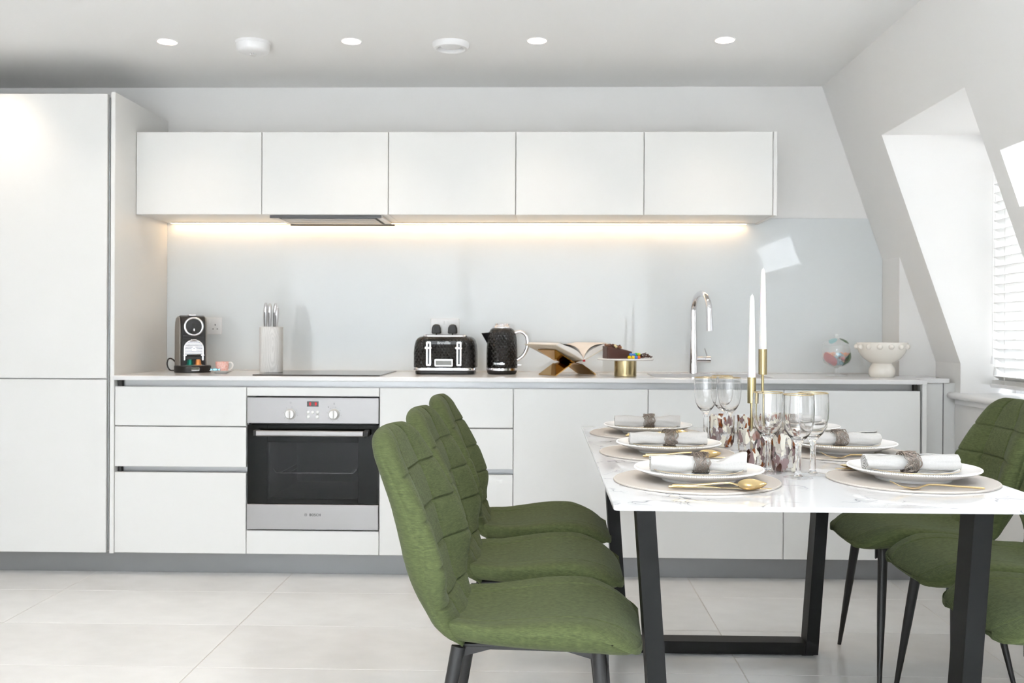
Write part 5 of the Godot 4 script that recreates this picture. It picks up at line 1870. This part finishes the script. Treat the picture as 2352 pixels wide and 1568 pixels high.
func handle_path(b: MB, pts: Array, w: Array, h: Array, seg := 12) -> void:
	var rows := []
	for k in pts.size():
		var row := PackedVector3Array()
		for i in seg:
			var a := TAU * i / seg
			row.append(pts[k] + Vector3(0, h[k] * sin(a), w[k] * cos(a)))
		row.reverse()
		rows.append(row)
	b.grid(rows, true)
	for e in [0, pts.size() - 1]:
		var q: Vector3 = pts[1] if e == 0 else pts[pts.size() - 2]
		for i in range(1, seg - 1):
			b.otri(rows[e][0], rows[e][i], rows[e][i + 1], q)

# cutlery lies along +x, handle end at the origin
func spoon_mesh() -> ArrayMesh:
	var b := MB.new()
	handle_path(b, [Vector3(0, 0.0032, 0), Vector3(0.004, 0.0034, 0), Vector3(0.05, 0.0045, 0), Vector3(0.1, 0.0105, 0), Vector3(0.122, 0.0115, 0), Vector3(0.134, 0.0085, 0), Vector3(0.144, 0.005, 0)], [0.003, 0.0042, 0.0036, 0.0028, 0.0026, 0.003, 0.005], [0.0018, 0.0026, 0.0024, 0.0022, 0.002, 0.0016, 0.0014])
	var rows := []
	for j in 15:
		var s := j / 14.0
		var x := lerpf(0.139, 0.202, s)
		var w := 0.0215 * pow(maxf(0.0, sin(PI * clampf(pow(s, 0.8) * 0.98 + 0.015, 0, 1))), 0.75)
		var row := PackedVector3Array()
		for i in 11:
			var u := i / 5.0 - 1.0
			row.append(Vector3(x, 0.0022 + 0.009 * pow(absf(s - 0.42) / 0.58, 2.0) + 0.0065 * u * u * sin(PI * s), w * u))
		rows.append(row)
	b.grid(rows)
	var low := []
	for row in rows:
		var r2 := PackedVector3Array()
		for p in row:
			r2.append(p - Vector3(0, 0.0013, 0))
		r2.reverse()
		low.append(r2)
	b.grid(low)
	return b.mesh()

func fork_mesh() -> ArrayMesh:
	var b := MB.new()
	handle_path(b, [Vector3(0, 0.0032, 0), Vector3(0.004, 0.0034, 0), Vector3(0.05, 0.0065, 0), Vector3(0.1, 0.0105, 0), Vector3(0.122, 0.0105, 0), Vector3(0.136, 0.0062, 0), Vector3(0.146, 0.0032, 0), Vector3(0.16, 0.0026, 0)], [0.003, 0.0042, 0.0036, 0.0028, 0.0028, 0.0055, 0.0105, 0.0115], [0.0018, 0.0026, 0.0024, 0.0022, 0.002, 0.0014, 0.0011, 0.001])
	for k in 4:
		var z := (k - 1.5) * 0.0066
		handle_path(b, [Vector3(0.158, 0.0026, z), Vector3(0.175, 0.0045, z * 0.98), Vector3(0.19, 0.0098, z * 0.95), Vector3(0.203, 0.017, z * 0.92)], [0.0019, 0.0016, 0.0014, 0.0005], [0.001, 0.0011, 0.001, 0.0005], 8)
	return b.mesh()

func knife_mesh() -> ArrayMesh:
	var b := MB.new()
	handle_path(b, [Vector3(0, 0.0042, 0), Vector3(0.004, 0.0044, 0), Vector3(0.05, 0.0046, 0), Vector3(0.1, 0.0044, 0), Vector3(0.112, 0.004, 0)], [0.003, 0.0045, 0.0042, 0.0036, 0.006], [0.0022, 0.0034, 0.003, 0.0024, 0.0014])
	b.prism(PackedVector2Array([Vector2(0.109, 0.0055), Vector2(0.12, 0.009), Vector2(0.19, 0.0085), Vector2(0.215, 0.001), Vector2(0.222, -0.006), Vector2(0.2, -0.0062), Vector2(0.109, -0.0055)]), 0.0031, 0.0046, 0.0005, Transform3D(Basis(Vector3(1, 0, 0), Vector3(0, 0, -1), Vector3(0, 1, 0)), Vector3.ZERO))
	return b.mesh()

func wine_glass(label: String, at: Vector3, turn: float) -> void:
	var t := thing("wine_glass", label, "glass", at, turn, "gold-rimmed wine glasses")
	var b := MB.new()
	b.lathe([Vector2(0.0, 0.0003), Vector2(0.0335, 0.0), Vector2(0.0345, 0.0009), Vector2(0.0335, 0.0016), Vector2(0.016, 0.003), Vector2(0.008, 0.0045)], 56, Vector3.ZERO, 1.4)
	part(t, "foot", b, M.thin_glass)
	b = MB.new()
	b.lathe([Vector2(0.0, 0.003), Vector2(0.012, 0.004), Vector2(0.0085, 0.0075), Vector2(0.0072, 0.013), Vector2(0.0066, 0.04), Vector2(0.007, 0.07), Vector2(0.0088, 0.083), Vector2(0.0145, 0.091), Vector2(0.024, 0.101), Vector2(0.0325, 0.117), Vector2(0.0368, 0.138), Vector2(0.0378, 0.16), Vector2(0.037, 0.185), Vector2(0.0362, 0.1985), Vector2(0.0357, 0.1995), Vector2(0.0352, 0.1985), Vector2(0.036, 0.185), Vector2(0.0368, 0.16), Vector2(0.0358, 0.138), Vector2(0.0314, 0.118), Vector2(0.0226, 0.1035), Vector2(0.012, 0.0955), Vector2(0.0, 0.0935)], 56, Vector3.ZERO, 1.4)
	part(t, "bowl_and_stem", b, M.glass)
	var r := MB.new()
	var path := []
	for k in 64:
		var a := TAU * k / 64
		path.append(Vector3(0.0356 * cos(a), 0.1997, 0.0356 * sin(a)))
	r.tube(path, 0.0011, 8, true)
	tag(part(t, "rim", r, M.gold), "gold rim line")

func tumbler(label: String, at: Vector3, turn: float) -> void:
	var b := MB.new()
	b.lathe([Vector2(0.0, 0.0), Vector2(0.029, 0.0), Vector2(0.0335, 0.003), Vector2(0.036, 0.009), Vector2(0.038, 0.04), Vector2(0.0385, 0.07), Vector2(0.0385, 0.096), Vector2(0.0375, 0.0972), Vector2(0.0365, 0.096), Vector2(0.0365, 0.07), Vector2(0.036, 0.04), Vector2(0.0335, 0.012), Vector2(0.029, 0.008), Vector2(0.0, 0.007)], 56, Vector3.ZERO, 1.2)
	single("tumbler", b, M.speckled_glass, label, "tumbler", at, turn, "speckled tumblers")

func candlestick(h: float, at: Vector3, lab: Array) -> void:
	var t := thing("candlestick", lab[0], "candlestick", at, 0.0, "brass candlesticks")
	var b := MB.new()
	b.lathe([Vector2(0.0, 0.0), Vector2(0.034, 0.0), Vector2(0.035, 0.001), Vector2(0.035, 0.004), Vector2(0.034, 0.005), Vector2(0.005, 0.006), Vector2(0.0045, 0.009)], 40)
	part(t, "foot", b, M.brass)
	b = MB.new()
	b.tube([Vector3(0, 0.006, 0), Vector3(0, h - 0.074, 0)], 0.0042, 14)
	part(t, "stem", b, M.brass)
	b = MB.new()
	b.lathe([Vector2(0.0, h - 0.075), Vector2(0.0115, h - 0.075), Vector2(0.0125, h - 0.074), Vector2(0.0125, h), Vector2(0.011, h), Vector2(0.011, h - 0.02), Vector2(0.0, h - 0.02)], 32)
	part(t, "cup", b, M.brass)
	var c := thing("taper_candle", lab[1], "candle", at + Vector3(0, h - 0.0195, 0), 0.0, "white taper candles")
	b = MB.new()
	b.lathe([Vector2(0.0, 0.0), Vector2(0.0105, 0.0), Vector2(0.0108, 0.02), Vector2(0.0085, 0.15), Vector2(0.0066, 0.238), Vector2(0.0052, 0.25), Vector2(0.0028, 0.2555), Vector2(0.0, 0.257)], 28)
	part(c, "wax_body", b, M.wax)
	b = MB.new()
	b.tube([Vector3(0, 0.255, 0), Vector3(0.0005, 0.26, 0.0)], 0.0008, 6)
	part(c, "wick", b, M.cord)

func build_settings() -> void:
	var pm := plate_meshes()
	var mat_disc := MB.new()
	mat_disc.lathe([Vector2(0.0, 0.0), Vector2(0.1915, 0.0), Vector2(0.193, 0.001), Vector2(0.193, 0.003), Vector2(0.1905, 0.004), Vector2(0.0, 0.004)], 80)
	var mm := mat_disc.mesh()
	var edge := MB.new()
	var path := []
	for k in 80:
		var a := TAU * k / 80
		path.append(Vector3(0.1905 * cos(a), 0.0036, 0.1905 * sin(a)))
	edge.tube(path, 0.0013, 6, true)
	var em := edge.mesh()
	var naps := [napkin_mesh(3, 0.016), napkin_mesh(14, 0.0), napkin_mesh(25, 0.004), napkin_mesh(36, 0.0), napkin_mesh(47, 0.002), napkin_mesh(58, 0.005)]
	var rings := [ring_mesh(2), ring_mesh(9)]
	var spoon := spoon_mesh()
	var fork := fork_mesh()
	var knife := knife_mesh()
	var where := [["nearest setting on the left side", 2.291, 2.6, 1], ["middle setting on the left side", 2.288, 2.092, 1], ["far setting on the left side", 2.285, 1.582, 1], ["nearest setting on the right side", 2.803, 2.56, -1], ["middle setting on the right side", 2.795, 2.06, -1], ["far setting on the right side", 2.785, 1.575, -1]]
	for k in 6:
		var w: Array = where[k]
		var at := Vector3(w[1], TH, w[2])
		var s: int = w[3]
		var t := thing("placemat", "round taupe leather placemat at the " + w[0] + " of the table", "placemat", at, 0.0, "round placemats")
		part(t, "disc", mm, M.placemat)
		part(t, "stitched_edge", em, M.placemat_edge)
		var y := TH + 0.0041
		t = thing("dinner_plate", "white dinner plate with beaded rim at the " + w[0], "plate", Vector3(at.x + 0.005, y, at.z + 0.0), 0.0, "beaded dinner plates")
		part(t, "plate", pm[0], M.ceramic)
		part(t, "bead_rim", pm[1], M.ceramic).set_meta("kind", "stuff")
		t = thing("side_plate", "small white gold-edged plate on the dinner plate at the " + w[0], "plate", Vector3(at.x + 0.002, y + 0.0092, at.z), 0.0, "gold-edged small plates")
		part(t, "plate", pm[2], M.ceramic)
		tag(part(t, "gold_edge", pm[3], M.gold), "thin gold edge line")
		var ny := y + 0.0092 + 0.0095
		var turn: float = [0.0, 0.02, -0.05, PI + 0.03, PI, PI - 0.1][k]
		var np := single("napkin", naps[k], M.linen, "rolled light grey linen napkin on the plates at the " + w[0], "napkin", Vector3(at.x + s * 0.004, ny, at.z + 0.004), turn, "rolled napkins")
		np.rotation.z = 0.0
		single("napkin_ring", rings[k % 2], M.wire, "woven silver wire napkin ring around the napkin at the " + w[0], "napkin ring", Vector3(at.x + s * 0.008, ny + 0.0215, at.z + 0.004), turn + 0.05, "wire napkin rings")
		# cutlery: knife and spoon to the right of the diner, fork to the left
		var right := Vector3(0, 0, s)
		var cy := TH + 0.005
		if s == 1:
			single("spoon", spoon, M.gold, "gold spoon beside the plate at the " + w[0], "spoon", Vector3(at.x - 0.078, cy + 0.008, at.z + 0.16), -0.03, "gold spoons").rotation.x = 0.42
			single("table_knife", knife, M.gold, "gold knife beside the spoon at the " + w[0], "knife", Vector3(at.x - 0.083, cy, at.z + 0.138), -0.05, "gold knives")
			single("fork", fork, M.gold, "gold fork behind the plate at the " + w[0], "fork", Vector3(at.x - 0.085, cy, at.z - 0.16), 0.04, "gold forks")
		else:
			single("fork", fork, M.gold, "gold fork beside the plate at the " + w[0], "fork", Vector3(at.x + 0.098, cy, at.z + 0.16), PI, "gold forks")
			single("spoon", spoon, M.gold, "gold spoon behind the plate at the " + w[0], "spoon", Vector3(at.x + 0.078, cy, at.z - 0.15), PI + 0.05, "gold spoons")
			single("table_knife", knife, M.gold, "gold knife behind the plate at the " + w[0], "knife", Vector3(at.x + 0.083, cy, at.z - 0.128), PI + 0.03, "gold knives")
	var T := TH + 0.0003
	wine_glass("gold-rimmed wine glass at the left of the near group of three", Vector3(2.488, T, 2.468), 0.0)
	wine_glass("gold-rimmed wine glass in front, nearest the camera", Vector3(2.543, T, 2.542), 1.0)
	wine_glass("gold-rimmed wine glass at the right rear of the near group", Vector3(2.594, T, 2.484), 2.0)
	wine_glass("gold-rimmed wine glass at the left of the far group of three", Vector3(2.461, T, 1.73), 0.5)
	wine_glass("gold-rimmed wine glass at the front right of the far group", Vector3(2.536, T, 1.74), 1.5)
	wine_glass("gold-rimmed wine glass at the back of the far group", Vector3(2.535, T, 1.62), 2.5)
	tumbler("brown and mauve speckled glass tumbler at the left below the far wine glasses", Vector3(2.476, T, 1.93), 0.4)
	tumbler("speckled glass tumbler half hidden behind the left one", Vector3(2.56, T, 1.93), 2.2)
	tumbler("speckled glass tumbler behind the candlestick stems", Vector3(2.642, T, 1.9), 3.7)
	tumbler("amber speckled glass tumbler left of the nearest wine glass stem", Vector3(2.473, T, 2.372), 5.0)
	tumbler("cream and brown speckled glass tumbler between the near wine glass stems", Vector3(2.541, T, 2.425), 1.1)
	candlestick(0.218, Vector3(2.533, T, 2.08), ["shorter brass candlestick between the tumblers on the table", "white taper candle in the shorter brass candlestick"])
	candlestick(0.298, Vector3(2.578, T, 2.02), ["taller brass candlestick between the tumblers on the table", "white taper candle in the taller brass candlestick"])

func _ready() -> void:
	setup_view()
	build_materials()
	build_materials_2()
	build_materials_3()
	build_materials_4()
	build_shell()
	build_lights()
	build_kitchen()
	build_table()
	build_chairs()
	build_counter()
	build_settings()
